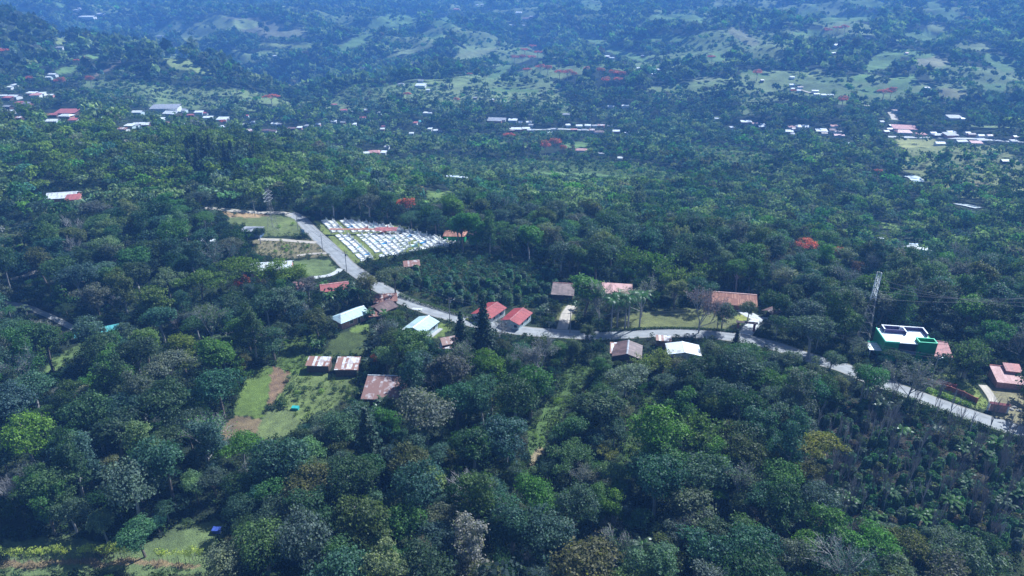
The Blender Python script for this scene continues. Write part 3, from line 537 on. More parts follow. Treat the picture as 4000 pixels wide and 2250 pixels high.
house('lean_to', 'lean-to', 1738, 1352, 0, 3.6, 1.6, 2.3, .5, M['roof_rustw'], M['wall_blue'], 'lower rusty tier with pale blue wall under the conifers', 'mono', o=.2)
house('house', 'house', 1306, 1112, 18, 9.4, 6.4, 2.8, 1.2, M['roof_red'], M['wall_white'], 'red roofed house beside the banana grove and lawn', cap=M['roof_pink'], lm='the banana grove red roof')
house('house', 'house', 1142, 1115, 60, 6.5, 5.5, 3, 1.0, M['roof_pink'], M['wall_white'], 'pale pink roof peeping from under yellow green trees', keep=False)
house('house', 'house', 1060, 1030, 10, 15, 8, 3.2, 1.6, M['roof_white'], M['wall_pink'], 'white roofed house mostly hidden by yellow green canopies', keep=False, lm='the hidden white roofed house')
house('house', 'house', 985, 893, -1, 8.0, 6.0, 3.2, .3, M['roof_grey'], M['wall_slate'], 'flat grey roofed slate blue house on the lawn across from the cemetery', o=.4, lm='the flat grey roof')
house('house', 'house', 803, 932, 10, 6.5, 5, 2.8, .5, M['roof_white'], M['wall_blue'], 'white roof glimpsed through grey green trees')
house('house', 'house', 245, 757, 14, 13, 9, 3.0, 1.5, M['roof_white'], M['wall_pink'], 'white roofed hillside house among tall trees', cap=M['trim'], lm='the hillside white roof')
house('house', 'house', 285, 768, 14, 5.5, 6, 3.0, 1.2, M['roof_dullred'], M['wall_pink'], 'dull red annex beside the hillside white roof', 'mono')
house('house', 'house', 1778, 905, -4, 9.5, 7, 2.8, 1.4, M['roof_clay'], M['wall_green'], 'orange pink hipped roof house behind the cemetery', hip=3.0, lm='the orange cemetery side roof')
house('house', 'house', 1866, 908, -10, 7.0, 5, 2.8, 1, M['roof_dullred'], M['wall_white'], 'small red roof beside the orange roofed house')
house('shed', 'shed', 1608, 1029, 12, 5.6, 2.8, 2.3, .8, M['roof_rust'], M['wall_wood'], 'rusty white shed at the corner of the coffee plot', 'mono')
house('tarpaulin_shelter', 'shelter', 380, 1292, 28, 13, 3.4, 1.8, .5, M['roof_teal'], M['wall_dark'], 'turquoise sheeted shelter in the dark hollow', 'mono', o=.1, posts=True, lm='the turquoise shelter')
house('shed', 'shed', 845, 2066, -4, 1.6, 1.0, .9, .12, M['bluetarp'], M['bluetarp'], 'low blue covered hutch in tree shade beside the pasture', 'mono', o=.1)
house('trough', 'trough', 1153, 1590, -5, 1.9, 1.1, .7, .08, M['tealnet'], M['tealnet'], 'teal box standing on the short grass terrace', 'mono', o=.05)
house('house', 'house', 3552, 954, -8, 7.5, 5, 2.8, .9, M['roof_white'], M['wall_white'], 'white and blue roofed house alone in the lower forest', cap=M['graveblue'], lm='the lone blue white roof')
house('shed', 'shed', 3605, 972, -14, 7, 2, 2.4, .3, M['roof_white'], M['wall_white'], 'long narrow white shed next to the lone white and blue roof', 'mono')
house('shed', 'shed', 3431, 930, -6, 5.5, 3, 2.4, .4, M['roof_white'], M['wall_white'], 'small white shed on the grassy gap in the lower forest', 'mono', lm='the small white forest shed')

# the green two-storey house with parapets
loc = at(3512, 1392); gh = empty('green_house', loc, R(-9)); gh.scale = (1.08, 1.08, 1.3); tag(gh, 'bright green two storey house with flat white roof and purple parapets', 'house'); landmark('the green flat roofed house', loc)
s = 1.0
MB().box(-6.4, -2.6, -4, 4.5, -1.5, 5.2).build('left_wing', M['wall_green'], gh)
MB().box(-2.6, 2.4, -3.0, 4.5, -1.5, 4.9).build('middle_block', M['wall_dark'], gh)
MB().box(2.4, 7.2, -4.3, 3.5, -1.5, 5.3).build('right_wing', M['wall_green'], gh)
rf = MB().box(-6.2, 2.3, -3.9, 4.4, 5.25, 5.4).box(2.3, 6.6, -1.6, 4.4, 5.32, 5.45).build('roof', M['trim'], gh)
pp = MB()
for x0, x1, y0, y1 in ((-5.0, 6.2, 4.4, 4.65), (-5.0, -4.75, 2.2, 4.4), (0.6, .85, 1.2, 4.4), (6.2, 6.45, .8, 4.65), (-4.75, .6, 1.9, 2.15)): pp.box(x0, x1, y0, y1, 5.2, 6.3)
pq = pp.build('parapet', M['wall_purple'], gh)
cp = MB()
for x0, x1, y0, y1 in ((-5.05, 6.5, 4.35, 4.7), (-5.05, -4.7, 2.0, 4.35), (.55, .9, 1.2, 4.35), (6.15, 6.5, .8, 4.35)): cp.box(x0, x1, y0, y1, 6.303, 6.37)
cp.box(-.2, .7, 3.5, 4.3, 5.45, 6.5); cp.build('coping', M['trim'], pq)
gp = MB()
for x0, x1, y0, y1 in ((2.4, 7.2, -4.3, -4.1), (2.4, 7.2, -1.7, -1.5), (2.4, 2.6, -4.1, -1.7), (7.0, 7.2, -4.1, -1.7)): gp.box(x0, x1, y0, y1, 5.303, 6.1)
gq = gp.build('parapet', M['wall_green'], gh)
MB().box(2.35, 7.25, -4.35, -4.05, 6.103, 6.18).box(2.35, 7.25, -1.75, -1.45, 6.103, 6.18).box(2.35, 2.65, -4.05, -1.75, 6.103, 6.18).box(6.95, 7.25, -4.05, -1.75, 6.103, 6.18).build('coping', M['greentrim'], gq)
MB().box(-6.45, -2.55, -4.05, -3.8, 5.203, 5.6).box(-6.45, -6.2, -3.8, 4.5, 5.203, 5.6).build('coping', M['greentrim'], gh)
MB().box(-2.5, 2.3, -4.0, -3.0, 2.35, 2.5).build('balcony', M['concrete'], gh); MB().box(-2.5, 2.3, -4.06, -4.0, 2.5, 3.4).build('railing', M['wall_slate'], gh)
MB().box(-4.9, -3.3, -4.06, -4.003, 3.0, 3.9).build('window', M['glass'], gh); MB().box(-1.6, 1.6, -3.06, -3.003, .2, 2.1).build('window', M['glass'], gh); MB().box(3.0, 3.4, -4.36, -4.303, 3.2, 3.7).build('window', M['glass'], gh)
MB().box(-9.8, -6.42, -3.4, 1.2, 2.6, 2.75).build('porch_roof', M['trim'], gh)
for py_ in (-3.2, 1.0): MB().box(-9.6, -9.4, py_ - .1, py_ + .1, -1.5, 2.6).build('porch_post', M['trim'], gh)
MB().box(-9.0, -6.42, 1.25, 1.4, 2.0, 3.0).build('garden_wall', M['greentrim'], gh)
KEEP |= polymask([(3395, 1320), (3420, 1270), (3450, 1262), (3580, 1285), (3600, 1320), (3590, 1392), (3510, 1380), (3400, 1368)])
BLD.append((loc.x, loc.y, 8)); BLD.append((loc.x - 6, loc.y + 3, 6))

# brick garden wall, gatehouse, gate arch, farm gate, cemetery walk
def wall_run(name, label, cat, pix, h, th, mat, parts='panel'):
    P_ = [at(*p_) for p_ in pix]; root = empty(name, P_[0]); tag(root, label, cat)
    for a_, b_ in zip(P_[:-1], P_[1:]):
        a_, b_ = a_ - P_[0], b_ - P_[0]; d_ = (b_ - a_).normalized(); nn = Vector((-d_.y, d_.x, 0)) * th / 2
        m_ = MB(); base = [a_ - nn, b_ - nn, b_ + nn, a_ + nn]; top = [p_ + Vector((0, 0, h)) for p_ in base]; bot = [p_ - Vector((0, 0, .6)) for p_ in base]
        m_.poly(top)
        for i in range(4): j = (i + 1) % 4; m_.quad(bot[i], bot[j], top[j], top[i])
        m_.build(parts, mat, root)
    for p_ in P_: q_ = p_ - P_[0]; MB().box(q_.x - th, q_.x + th, q_.y - th, q_.y + th, q_.z - .6, q_.z + h + .12).build('pillar', mat, root)
    return root
wall_run('garden_wall', 'long dark brick garden wall along the verge of the lower road', 'wall', [(3622, 1500), (3665, 1514), (3710, 1529), (3760, 1548), (3812, 1574)], 1.6, .2, M['brick'])
wall_run('garden_wall', 'short red brick wall behind the long garden wall', 'wall', [(3662, 1500), (3695, 1510), (3730, 1520)], 1.5, .2, M['brick'])
l_ = at(3893, 1608); gt = empty('gatehouse', l_, R(-16)); tag(gt, 'rendered gateway with pink tiled coping beside the lower road', 'gateway'); landmark('the tiled gateway', l_)
MB().box(-1.9, 2.1, -.15, .15, -.5, 2.5).build('wall', M['wall_pink'], gt); MB().slab([(-2.4, -.55, 2.55), (2.6, -.55, 2.55), (2.6, .05, 2.95), (-2.4, .05, 2.95)], .08).slab([(-2.4, .05, 2.95), (2.6, .05, 2.95), (2.6, .6, 2.6), (-2.4, .6, 2.6)], .08).build('roof', M['roof_dullred'], gt)
for x_ in (-2.3, 2.4): MB().box(x_ - .2, x_ + .2, -.22, .22, -.5, 2.5).build('pillar', M['wall_white'], gt)
KEEP |= polymask([(3862, 1560), (3945, 1585), (3930, 1625), (3862, 1610)])
l_ = at(2912, 1292); ga = empty('gate_arch', l_, R(-12)); tag(ga, 'dark timber gate arch over the paved driveway entrance', 'gate arch'); landmark('the timber gate arch', l_)
for x_ in (-2.6, 2.6):
    pl = MB().box(x_ - .35, x_ + .35, -.35, .35, -.5, 2.6).build('pillar', M['brick'], ga); MB().box(x_ - .42, x_ + .42, -.42, .42, 2.603, 2.75).build('capstone', M['wall_wood'], pl)
MB().box(-3.3, 3.3, -.3, .3, 2.9, 3.15).slab([(-3.5, -.7, 3.17), (3.5, -.7, 3.17), (3.5, 0, 3.6), (-3.5, 0, 3.6)], .08).slab([(-3.5, .003, 3.6), (3.5, .003, 3.6), (3.5, .7, 3.2), (-3.5, .7, 3.2)], .08).build('beam', M['roof_brown'], ga)
for z_ in (.5, 1.0, 1.5): MB().box(-2.25, 2.25, -.03, .03, z_, z_ + .06).build('gate_rail', M['steel'], ga)
KEEP |= polymask([(2880, 1250), (2952, 1265), (2950, 1300), (2880, 1290)])
l_ = at(2152, 1272); fg = empty('farm_gate', l_, R(-4)); tag(fg, 'grey tubular field gate beside the bright green bushes', 'gate'); KEEP |= polymask([(2130, 1240), (2175, 1240), (2175, 1275), (2130, 1275)])
for z_ in (.3, .6, .9, 1.2, 1.5): MB().tube((-1.8, 0, z_), (1.8, 0, z_), .05, .05).build('rail', M['steel'], fg)
for x_ in (-1.9, 1.9): MB().tube((x_, 0, -.4), (x_, 0, 1.8), .09, .09).build('post', M['wood'], fg)
# cemetery walk cover
A_ = at(1290, 915); B_ = at(1545, 915); mid = (A_ + B_) / 2; dv = B_ - A_; Lw = dv.length; yw = math.atan2(dv.y, dv.x)
cw = empty('covered_walkway', mid, yw); tag(cw, 'long faded pink roofed walkway crossing the cemetery', 'walkway'); landmark('the pink cemetery walkway', mid)
MB().slab([(-Lw / 2, -1.0, 2.5), (Lw / 2 - 9, -1.0, 2.5), (Lw / 2 - 9, 0, 2.75), (-Lw / 2, 0, 2.75)], .08).slab([(-Lw / 2, .003, 2.75), (Lw / 2 - 9, .003, 2.75), (Lw / 2 - 9, 1.0, 2.5), (-Lw / 2, 1.0, 2.5)], .08).build('roof', M['roof_clay'], cw)
MB().slab([(Lw / 2 - 9, -2.4, 2.6), (Lw / 2 + 1, -2.4, 2.6), (Lw / 2 + 1, 0, 3.1), (Lw / 2 - 9, 0, 3.1)], .08).slab([(Lw / 2 - 9, .003, 3.1), (Lw / 2 + 1, .003, 3.1), (Lw / 2 + 1, 2.4, 2.6), (Lw / 2 - 9, 2.4, 2.6)], .08).build('chapel_roof', M['roof_dullred'], cw)
for k in range(9):
    for s_ in (-.8, .8): MB().tube((-Lw / 2 + .5 + k * (Lw - 1) / 8, s_, -.5), (-Lw / 2 + .5 + k * (Lw - 1) / 8, s_, 2.5), .07, .07).build('post', M['trim'], cw)

# ------------------------------------------------------------------ cemetery graves
CEM = polymask([(1215, 862), (1380, 866), (1520, 885), (1680, 922), (1772, 950), (1758, 966), (1690, 968), (1600, 990), (1545, 1003), (1420, 1022), (1378, 1026), (1334, 988), (1280, 926)])
def offroad0(x, y): return all((a - x) ** 2 + (b_ - y) ** 2 > (w_ + 1.6) ** 2 for a, b_, w_ in ROADPTS)
def grave_protos():
    out = []
    for k, (mat, h, cross) in enumerate([('grave', .5, 0), ('grave', .4, 1), ('grave', .65, 2), ('grave', .42, 3), ('graveblue', .6, 1), ('gravered', .6, 1), ('gravegrey', .5, 1), ('gravegreen', .7, 2)]):
        b_ = MB().box(-1.4, 1.4, -.58, .58, -.3, h * .55).box(-1.3, 1.3, -.5, .5, h * .55, h).mesh('grave_body', M[mat])
        hd = MB(); hd.box(1.0, 1.25, -.48, .48, h + .003, h + .55)
        if cross >= 1: hd.box(1.05, 1.18, -.08, .08, h + .55, h + 1.3).box(1.05, 1.18, -.34, .34, h + .9, h + 1.03)
        if cross == 3: hd.box(-.9, .4, -.3, .3, h + .003, h + .18)
        out.append((b_, hd.mesh('headstone', M[mat])))
    return out
GP = grave_protos(); c0 = at(1345, 985); c1 = at(1230, 868); ax = (c1 - c0); ax.z = 0; ax.normalize()      # rows run parallel to the road
axp = Vector((ax.y, -ax.x, 0)); graves = []; gid = 0
for j in range(0, 44):
    if j % 3 == 2 and j < 7: continue                                  # every third strip is a grass path
    for i in range(-16, 60):
        p_ = c0 + axp * (j * 2.75 - 4 + (j % 3) * -.1) + ax * (i * 1.5 + random.uniform(-.1, .1)); z = gz(p_.x, p_.y)
        x_, y_, _ = project(np.array(p_.x), np.array(p_.y), np.array(z)); x_, y_ = float(x_), float(y_)
        if not lookup(CEM, np.array([x_]), np.array([y_]))[0]: continue
        front = y_ > 925
        if abs(((p_ - mid).xy).dot(Vector((-math.sin(yw), math.cos(yw))))) < 1.8 and x_ > 1280 and x_ < 1570: continue
        if random.random() < (.08 + .3 * (fbm(np.array(p_.x / 9), np.array(p_.y / 9), 6) > .62) if front else .03): continue
        if not offroad0(p_.x, p_.y): continue
        graves.append((y_, x_, Vector((p_.x, p_.y, z))))
graves.sort(key=lambda q_: -q_[0]); more_graves = graves[296:]; graves = graves[:296]
glab = {4: 'blue tiled grave', 5: 'dark red tiled grave', 6: 'grey stone grave', 7: 'pale green tiled grave'}
for y_, x_, p_ in graves:
    k = random.choices(range(8), [30, 26, 20, 12, 1.5, .7, 2, 2])[0]; g_ = empty('grave', p_, math.atan2(axp.y, axp.x) + random.uniform(-.03, .03)); sc_ = random.uniform(.85, 1.1); g_.scale = (sc_, sc_, random.uniform(.8, 1.25))
    ob('tomb', GP[k][0], g_); ob('headstone', GP[k][1], g_)
    if k >= 4: tag(g_, None, 'grave', 'graves of the cemetery'); ITEMS.append((g_, glab[k], p_, 'cem'))
    else: tag(g_, 'white tiled raised grave with a small headstone in the cemetery', 'grave', 'graves of the cemetery')
if more_graves:
    gm = MB()
    for y_, x_, p_ in more_graves:
        h = random.uniform(.5, 1.0); a_, b_ = axp, ax
        def gbox(u0, u1, v0, v1, z0, z1):
            c4 = [p_ + a_ * u + b_ * v for u, v in ((u0, v0), (u1, v0), (u1, v1), (u0, v1))]; i = len(gm.v); gm.v += [(q.x, q.y, p_.z + z0) for q in c4] + [(q.x, q.y, p_.z + z1) for q in c4]; gm.f += [tuple(i + k for k in q) for q in ((4, 5, 6, 7), (0, 1, 5, 4), (1, 2, 6, 5), (2, 3, 7, 6), (3, 0, 4, 7))]
        gbox(-1.35, 1.35, -.55, .55, -.3, h); gbox(.95, 1.2, -.45, .45, h + .003, h + .6); gbox(1.03, 1.13, -.07, .07, h + .603, h + 1.3)
    gm = gm.build('graves', M['grave']); gm['kind'] = 'stuff'
landmark('the cemetery corner by the road', at(1240, 872)); landmark('the far end of the cemetery', at(1765, 950))
CEML = [('the pink cemetery walkway', mid), ('the road side of the cemetery', at(1335, 975)), ('the far tip of the cemetery', at(1765, 952)), ('the road bend above the cemetery', at(1225, 866)), ('the coffee plot', at(1560, 1000))]
# cemetery fence and small plants are handled with the shrubs

# ------------------------------------------------------------------ distant valley houses
RC = {'w': ('roof_white', 'white roofed'), 'r': ('roof_dullred', 'red roofed'), 'p': ('roof_pink', 'pink roofed'), 'b': ('roof_brown', 'brown roofed'), 'g': ('roof_grey', 'grey roofed'), 't': ('roof_teal', 'teal roofed'), 's': ('roof_rustw', 'rusty')}
far = []
def add(off, s_):
    for it in s_.split(';'):
        q_ = it.split(); x_, y_, w_, c_ = float(q_[0]), float(q_[1]), float(q_[2]), q_[3]; far.append((off + x_ / 1.931, y_ / 1.931, w_ / 1.931, c_))
add(0, '110 640 35 w;75 655 30 w;60 735 60 r;110 725 70 w;240 700 60 w;310 705 50 w;270 715 60 p;380 715 40 w;210 775 55 g;290 805 35 w;60 800 50 g;85 835 40 w;390 862 80 r;510 845 140 r;500 870 80 w;555 902 50 r;60 885 50 w;400 908 70 w;735 870 60 w;1040 843 70 w;1250 822 200 g;1365 828 80 g;1300 851 110 w;1440 865 45 r;1500 845 60 w;1545 850 35 r;980 945 60 w;1070 935 110 w;1030 942 40 g;1405 930 30 w;1570 885 70 w;1680 897 80 w;1860 870 30 r;1680 955 40 w;1850 935 30 w;1910 920 30 w;2075 930 50 w;2105 938 30 g;2010 980 60 b;1880 985 60 s;2060 985 50 b;2260 960 35 w;2330 945 70 g;2400 935 35 w;2517 912 45 w;2475 820 25 w;2520 787 45 r;2200 968 60 b;2240 992 60 b;1250 930 40 p;1220 895 30 w;400 558 55 w;370 580 35 w;575 75 35 w;600 62 20 w;660 132 110 w;760 104 45 w;1210 272 50 g;145 772 40 r;30 720 40 w;150 885 30 s;930 968 70 s;2000 445 25 w;2075 420 25 w;450 357 40 g;640 430 25 r')
add(1333, '190 828 30 w;20 828 50 r;90 840 30 w;290 850 25 w;640 850 40 w;670 850 30 w;15 920 35 g;100 935 25 w;165 885 45 r;235 910 25 g;315 955 30 r;310 970 25 w;560 925 30 r;600 915 30 t;530 1002 32 w;670 970 30 w;710 980 25 w;745 975 30 b;600 605 40 g;600 642 80 w;655 675 30 w;620 645 30 b;1160 905 120 g;1205 900 80 g;1295 905 70 w;1350 920 22 w;1415 920 40 w;1430 940 35 g;1320 972 80 w;1285 982 40 b;1395 968 60 w;1430 978 55 w;1605 970 50 g;1570 1000 35 w;1710 942 35 w;1795 948 48 w;1860 945 45 w;1910 945 40 g;1960 945 55 s;2030 945 40 g;1755 975 50 p;1830 978 40 g;1890 980 40 s;1945 992 80 b;2075 988 55 w;2145 1000 50 w;2420 995 30 w;2255 997 20 w;2035 800 50 w;2140 795 55 w;1695 860 60 g;245 1143 95 p;345 1105 30 g;320 1147 40 w;190 1150 40 w;1810 1128 95 p;1960 1155 40 g;2105 1188 14 w;2005 424 40 w;2040 435 40 w;2245 513 45 w;2405 525 40 w;2355 558 25 w;2530 508 40 w;2275 420 22 w;790 247 22 w;1290 187 45 w;1378 190 22 w;1340 95 50 w;1025 35 22 w;1060 35 22 w;1140 750 25 w;1230 762 18 w;1440 125 40 g;1560 230 14 w;870 68 45 p;1605 282 28 w;1010 735 30 g;450 632 50 g;1400 140 70 b')
add(2666, '258 893 30 w;480 918 80 w;545 930 45 p;595 952 45 w;605 940 30 w;825 637 36 w;830 667 20 w;885 655 40 b;875 680 25 w;1000 683 45 w;1010 707 38 w;1065 715 36 w;1120 717 40 w;1210 738 20 w;1138 398 28 w;1175 452 14 w;1405 290 30 w;1207 337 10 w;1170 340 70 g;828 580 30 w;600 603 14 w;820 955 50 r;850 968 50 s;910 952 98 w;805 990 55 w;835 1010 30 g;1048 985 80 w;1070 1003 40 b;1145 950 48 p;1135 980 45 b;1170 990 50 b;1180 1018 70 p;1300 1027 22 w;1240 1083 35 w;1670 965 160 r;1570 943 28 w;1560 970 40 w;1535 988 35 w;1665 992 100 p;1800 1012 62 r;1890 1000 35 w;1930 1015 75 g;2020 1015 85 g;2030 996 50 w;1940 1077 60 w;2100 1062 70 g;2255 1055 65 g;2215 1075 70 p;2180 1010 45 b;2250 1020 35 w;2320 1020 45 s;2150 1000 30 w;2510 1028 32 w;2500 1062 40 g;1605 833 38 b;2050 885 90 g;2110 893 18 w;2430 1210 42 w;372 960 10 w;1690 398 18 r;1840 660 35 g;1500 915 25 g;2570 1200 30 r;1390 800 35 p')
FL = []
for x_, y_, w_, c_ in far:
    loc = at_h(x_, y_, 2.5); D = math.hypot(loc.x, loc.y); S = math.dist(loc, (0, 0, CAMH)); L_ = max(4.0, min(w_ * S / F, 60) * .85); W_ = min(max(L_ * random.uniform(.55, .8), 4.5), 15)
    e = 2.6 if L_ < 25 else 4.2; yaw = R(random.uniform(-14, 10)); mt, ph = RC[c_]
    rt = empty('valley_house', loc, yaw); x, y = L_ / 2, W_ / 2
    w = MB(); w.box(-x, x, -y, y, -3, e); w.quad((x, -y, e + .003), (x, y, e + .003), (x, 0, e + W_ * .13), (x, 0, e + W_ * .13)) if False else None
    w.build('wall', M[random.choice(['wall_white', 'wall_white', 'wall_blue', 'wall_pink', 'wall_wood'])], rt)
    if random.random() < .45: sl = W_ * .16; MB().slab([(-x - .6, -y - .6, e + .02), (x + .6, -y - .6, e + .02), (x + .6, y + .6, e + sl), (-x - .6, y + .6, e + sl)], .12).build('roof', M[mt], rt)
    else: roof_gable(L_, W_, e + .04, W_ * .17, .6, M[mt], rt, None, random.choice([0, 0, 2.0]) if L_ > 8 else 0)
    keep_box(loc, yaw, L_, W_, e)
    size = 'small' if L_ < 10 else ('mid sized' if L_ < 18 else 'large')
    tag(rt, None, 'house', 'far houses of the valley'); ITEMS.append((rt, f'{size} {ph} far house', loc, 'far'))
FARL = [(n_, at(x_, y_)) for n_, x_, y_ in [('the grey arched hall', 668, 430), ('the mid valley grey hall', 1949, 468), ('the long red school roof', 3531, 500), ('the red hillside trees', 2070, 230), ('the pale meadow knoll', 930, 120),
        ('the dark forested spur', 1200, 420), ('the pines', 930, 640), ('the valley meadow', 3570, 560), ('the spur foot red roofs', 250, 445), ('the long white roof', 3137, 493), ('the orange flowering pair', 2150, 585), ('the hilltop farmstead', 2030, 60), ('the white row on the slope', 3210, 368), ('the twin white villas', 2375, 220), ('the river gap', 3570, 700)]]

# ------------------------------------------------------------------ plants: shapes
def unit(v): return v / (np.linalg.norm(v, axis=-1, keepdims=True) + 1e-9)
def leafquads(rng, P, Nn, size, el=1.35, jit=.55):
    n_ = len(P); Nn = unit(Nn + rng.normal(size=(n_, 3)) * jit); T = unit(np.cross(Nn, rng.normal(size=(n_, 3)))); B = np.cross(Nn, T)
    a = (size * rng.uniform(.55, 1.3, n_))[:, None]; bend = Nn * a * .12
    return np.stack([P + T * a * el / 2 - bend, P + B * a / 2, P - T * a * el / 2 - bend, P - B * a / 2], 1).reshape(-1, 3)
def crown(rng, kind, nleaf, size, sprays=220):
    """returns leaf quads of a crown, plus limb tips; real size about 4 m in radius"""
    if kind == 'round':
        k = rng.integers(9, 19); d = unit(rng.normal(size=(k, 3))); d[:, 2] = np.abs(d[:, 2]) * 1.0 - .25; rad = rng.uniform(.45, 1.08, (k, 1))
        C = d * rad * np.array([2.7, 2.7, 2.5]) + np.array([0, 0, 6.6]); r = rng.uniform(.85, 2.1, k); sq = .8
    elif kind == 'tall':
        k = 13; C = np.c_[rng.normal(size=k) * 1.2, rng.normal(size=k) * 1.2, np.linspace(4.2, 11.5, k)]; r = rng.uniform(1.0, 1.7, k); sq = .9
    elif kind == 'umbrella':
        k = 16; an = rng.uniform(0, 6.28, k); q_ = np.sqrt(rng.uniform(0, 1, k)) * 4.2; C = np.c_[np.cos(an) * q_, np.sin(an) * q_, 7.3 - q_ * q_ * .06 + rng.uniform(-.3, .3, k)]; r = rng.uniform(1.0, 1.6, k); sq = .42
    elif kind == 'tier':
        k = 15; an = rng.uniform(0, 6.28, k); q_ = rng.uniform(.3, 3.4, k); C = np.c_[np.cos(an) * q_, np.sin(an) * q_, rng.uniform(4.5, 8.8, k) - q_ * .35]; r = rng.uniform(1.0, 1.7, k); sq = .4
    elif kind == 'bush':
        k = 9; d = unit(rng.normal(size=(k, 3))); d[:, 2] = np.abs(d[:, 2]); C = d * np.array([.75, .75, .7]) + np.array([0, 0, .7]); r = rng.uniform(.45, .75, k); sq = .9
    w = r ** 2; cnt = np.maximum(3, (sprays * w / w.sum()).astype(int)); per = max(2, int(nleaf / cnt.sum())); P_ = []; N_ = []
    cs = r.mean() * .24
    for c_, rr, m_ in zip(C, r, cnt):
        d = unit(rng.normal(size=(m_, 3)) + np.array([0, 0, .45])); p_ = c_ + d * rr * np.array([1, 1, sq]) * rng.uniform(.78, 1.12, (m_, 1))
        dist = np.linalg.norm((p_[:, None] - C[None]) / np.array([1, 1, sq]), axis=2) / r[None]; hid = (dist < .72).any(1); p_, d = p_[~hid], d[~hid]
        if not len(p_): continue
        pp_ = np.repeat(p_, per, 0); dd = np.repeat(d, per, 0); o_ = rng.normal(size=pp_.shape) * cs * np.array([1, 1, .6]); P_.append(pp_ + o_); N_.append(unit(dd * .8 + np.array([0, 0, .7]) + o_ * .5))
    P_ = np.concatenate(P_); N_ = np.concatenate(N_)
    # a thin inner layer so that the crown does not read as hollow
    m_ = len(P_) // 6; ii = rng.integers(0, len(C), m_); P2 = C[ii] + unit(rng.normal(size=(m_, 3))) * (r[ii] * .5)[:, None] * np.array([1, 1, sq])
    return leafquads(rng, np.r_[P_, P2], np.r_[N_, unit(P2 - C[ii])], size), C
def limbs(C, trunk_r, fork, lean=(0, 0), nmax=9):
    m_ = MB(); top = Vector((lean[0], lean[1], fork)); mid_ = Vector((lean[0] * .35, lean[1] * .35 + .1, fork * .5))
    m_.tube((0, 0, -1.2), mid_, trunk_r * 1.25, trunk_r, 7); m_.tube(mid_, top, trunk_r, trunk_r * .78, 7)
    for c_ in C[:nmax]:
        c_ = Vector(c_); mdl = top.lerp(c_, .5) + Vector((random.uniform(-.3, .3), random.uniform(-.3, .3), .25)); m_.tube(top, mdl, trunk_r * .5, trunk_r * .28, 5); m_.tube(mdl, c_, trunk_r * .28, trunk_r * .08, 4)
    return m_
def bare(rng, H, spread, depth=4, tr=.16, up=.35):
    m_ = MB()
    def br(p_, d, L_, r_, k):
        e_ = p_ + d * L_; m_.tube(p_, e_, r_, r_ * .68, 5 if k < 2 else 3)
        if k >= depth: return
        for _ in range(3 if k else 4):
            nd = (d + Vector(rng.normal(size=3) * spread) + Vector((0, 0, up))).normalized(); br(p_.lerp(e_, rng.uniform(.55, 1)), nd, L_ * rng.uniform(.55, .8), r_ * .58, k + 1)
        br(e_, (d + Vector(rng.normal(size=3) * spread * .5) + Vector((0, 0, up * .5))).normalized(), L_ * .75, r_ * .68, k + 1)
    br(Vector((0, 0, -1)), Vector((.05, .02, 1)).normalized(), H * .36 + 1, tr, 0); return m_

PROTO = {}   # kind -> list of (crown mesh, trunk mesh, extra mesh, top height, radius)
def reg(kind, cr, tr, extra=None, H=10, Rr=4): PROTO.setdefault(kind, []).append((cr, tr, extra, H, Rr))
for kind, sub, nv, nl, sz, H, Rr in (('broadleaf', 'round', 8, 7200, .25, 9.6, 4.1), ('tall', 'tall', 4, 6200, .25, 12.6, 2.6), ('umbrella', 'umbrella', 5, 6200, .23, 8.0, 5.2), ('tier', 'tier', 4, 6000, .24, 9.3, 4.4)):
    for v in range(nv):
        Q, C = crown(rng, sub, nl, sz, 330); lean = (random.uniform(-.5, .5), random.uniform(-.5, .5))
        reg(kind, qmesh('crown', Q, M['leaf']), limbs(C, .24 if sub != 'umbrella' else .2, 4.2 if sub != 'tall' else 5, lean).mesh('trunk', M['palebark'] if v % 2 else M['bark']), None, H, Rr)
for v in range(4):
    Q, C = crown(rng, 'bush', 900, .17, 120); m_ = MB()
    for k in range(5): m_.tube((0, 0, -.3), tuple(C[k]), .04, .015, 4)
    reg('bush', qmesh('crown', Q, M['leaf']), m_.mesh('stems', M['bark']), None, 1.9, 1.3)
for v in range(3):       # coffee: upright stems with drooping leaf pairs, taller than wide
    n_ = 950; z = rng.uniform(.25, 2.3, n_); rad = (1.0 - .3 * z / 2.3) * np.sqrt(rng.uniform(.1, 1, n_)) * .95; an = rng.uniform(0, 6.28, n_); P_ = np.c_[np.cos(an) * rad, np.sin(an) * rad, z - rad * .2]
    m_ = MB(); [m_.tube((0, 0, -.3), (random.uniform(-.25, .25), random.uniform(-.25, .25), 2.2), .035, .015, 4) for _ in range(3)]
    reg('coffee', qmesh('crown', leafquads(rng, P_, np.c_[np.cos(an), np.sin(an), np.full(n_, .9)], .27), M['leaf']), m_.mesh('stems', M['bark']), None, 2.3, 1)
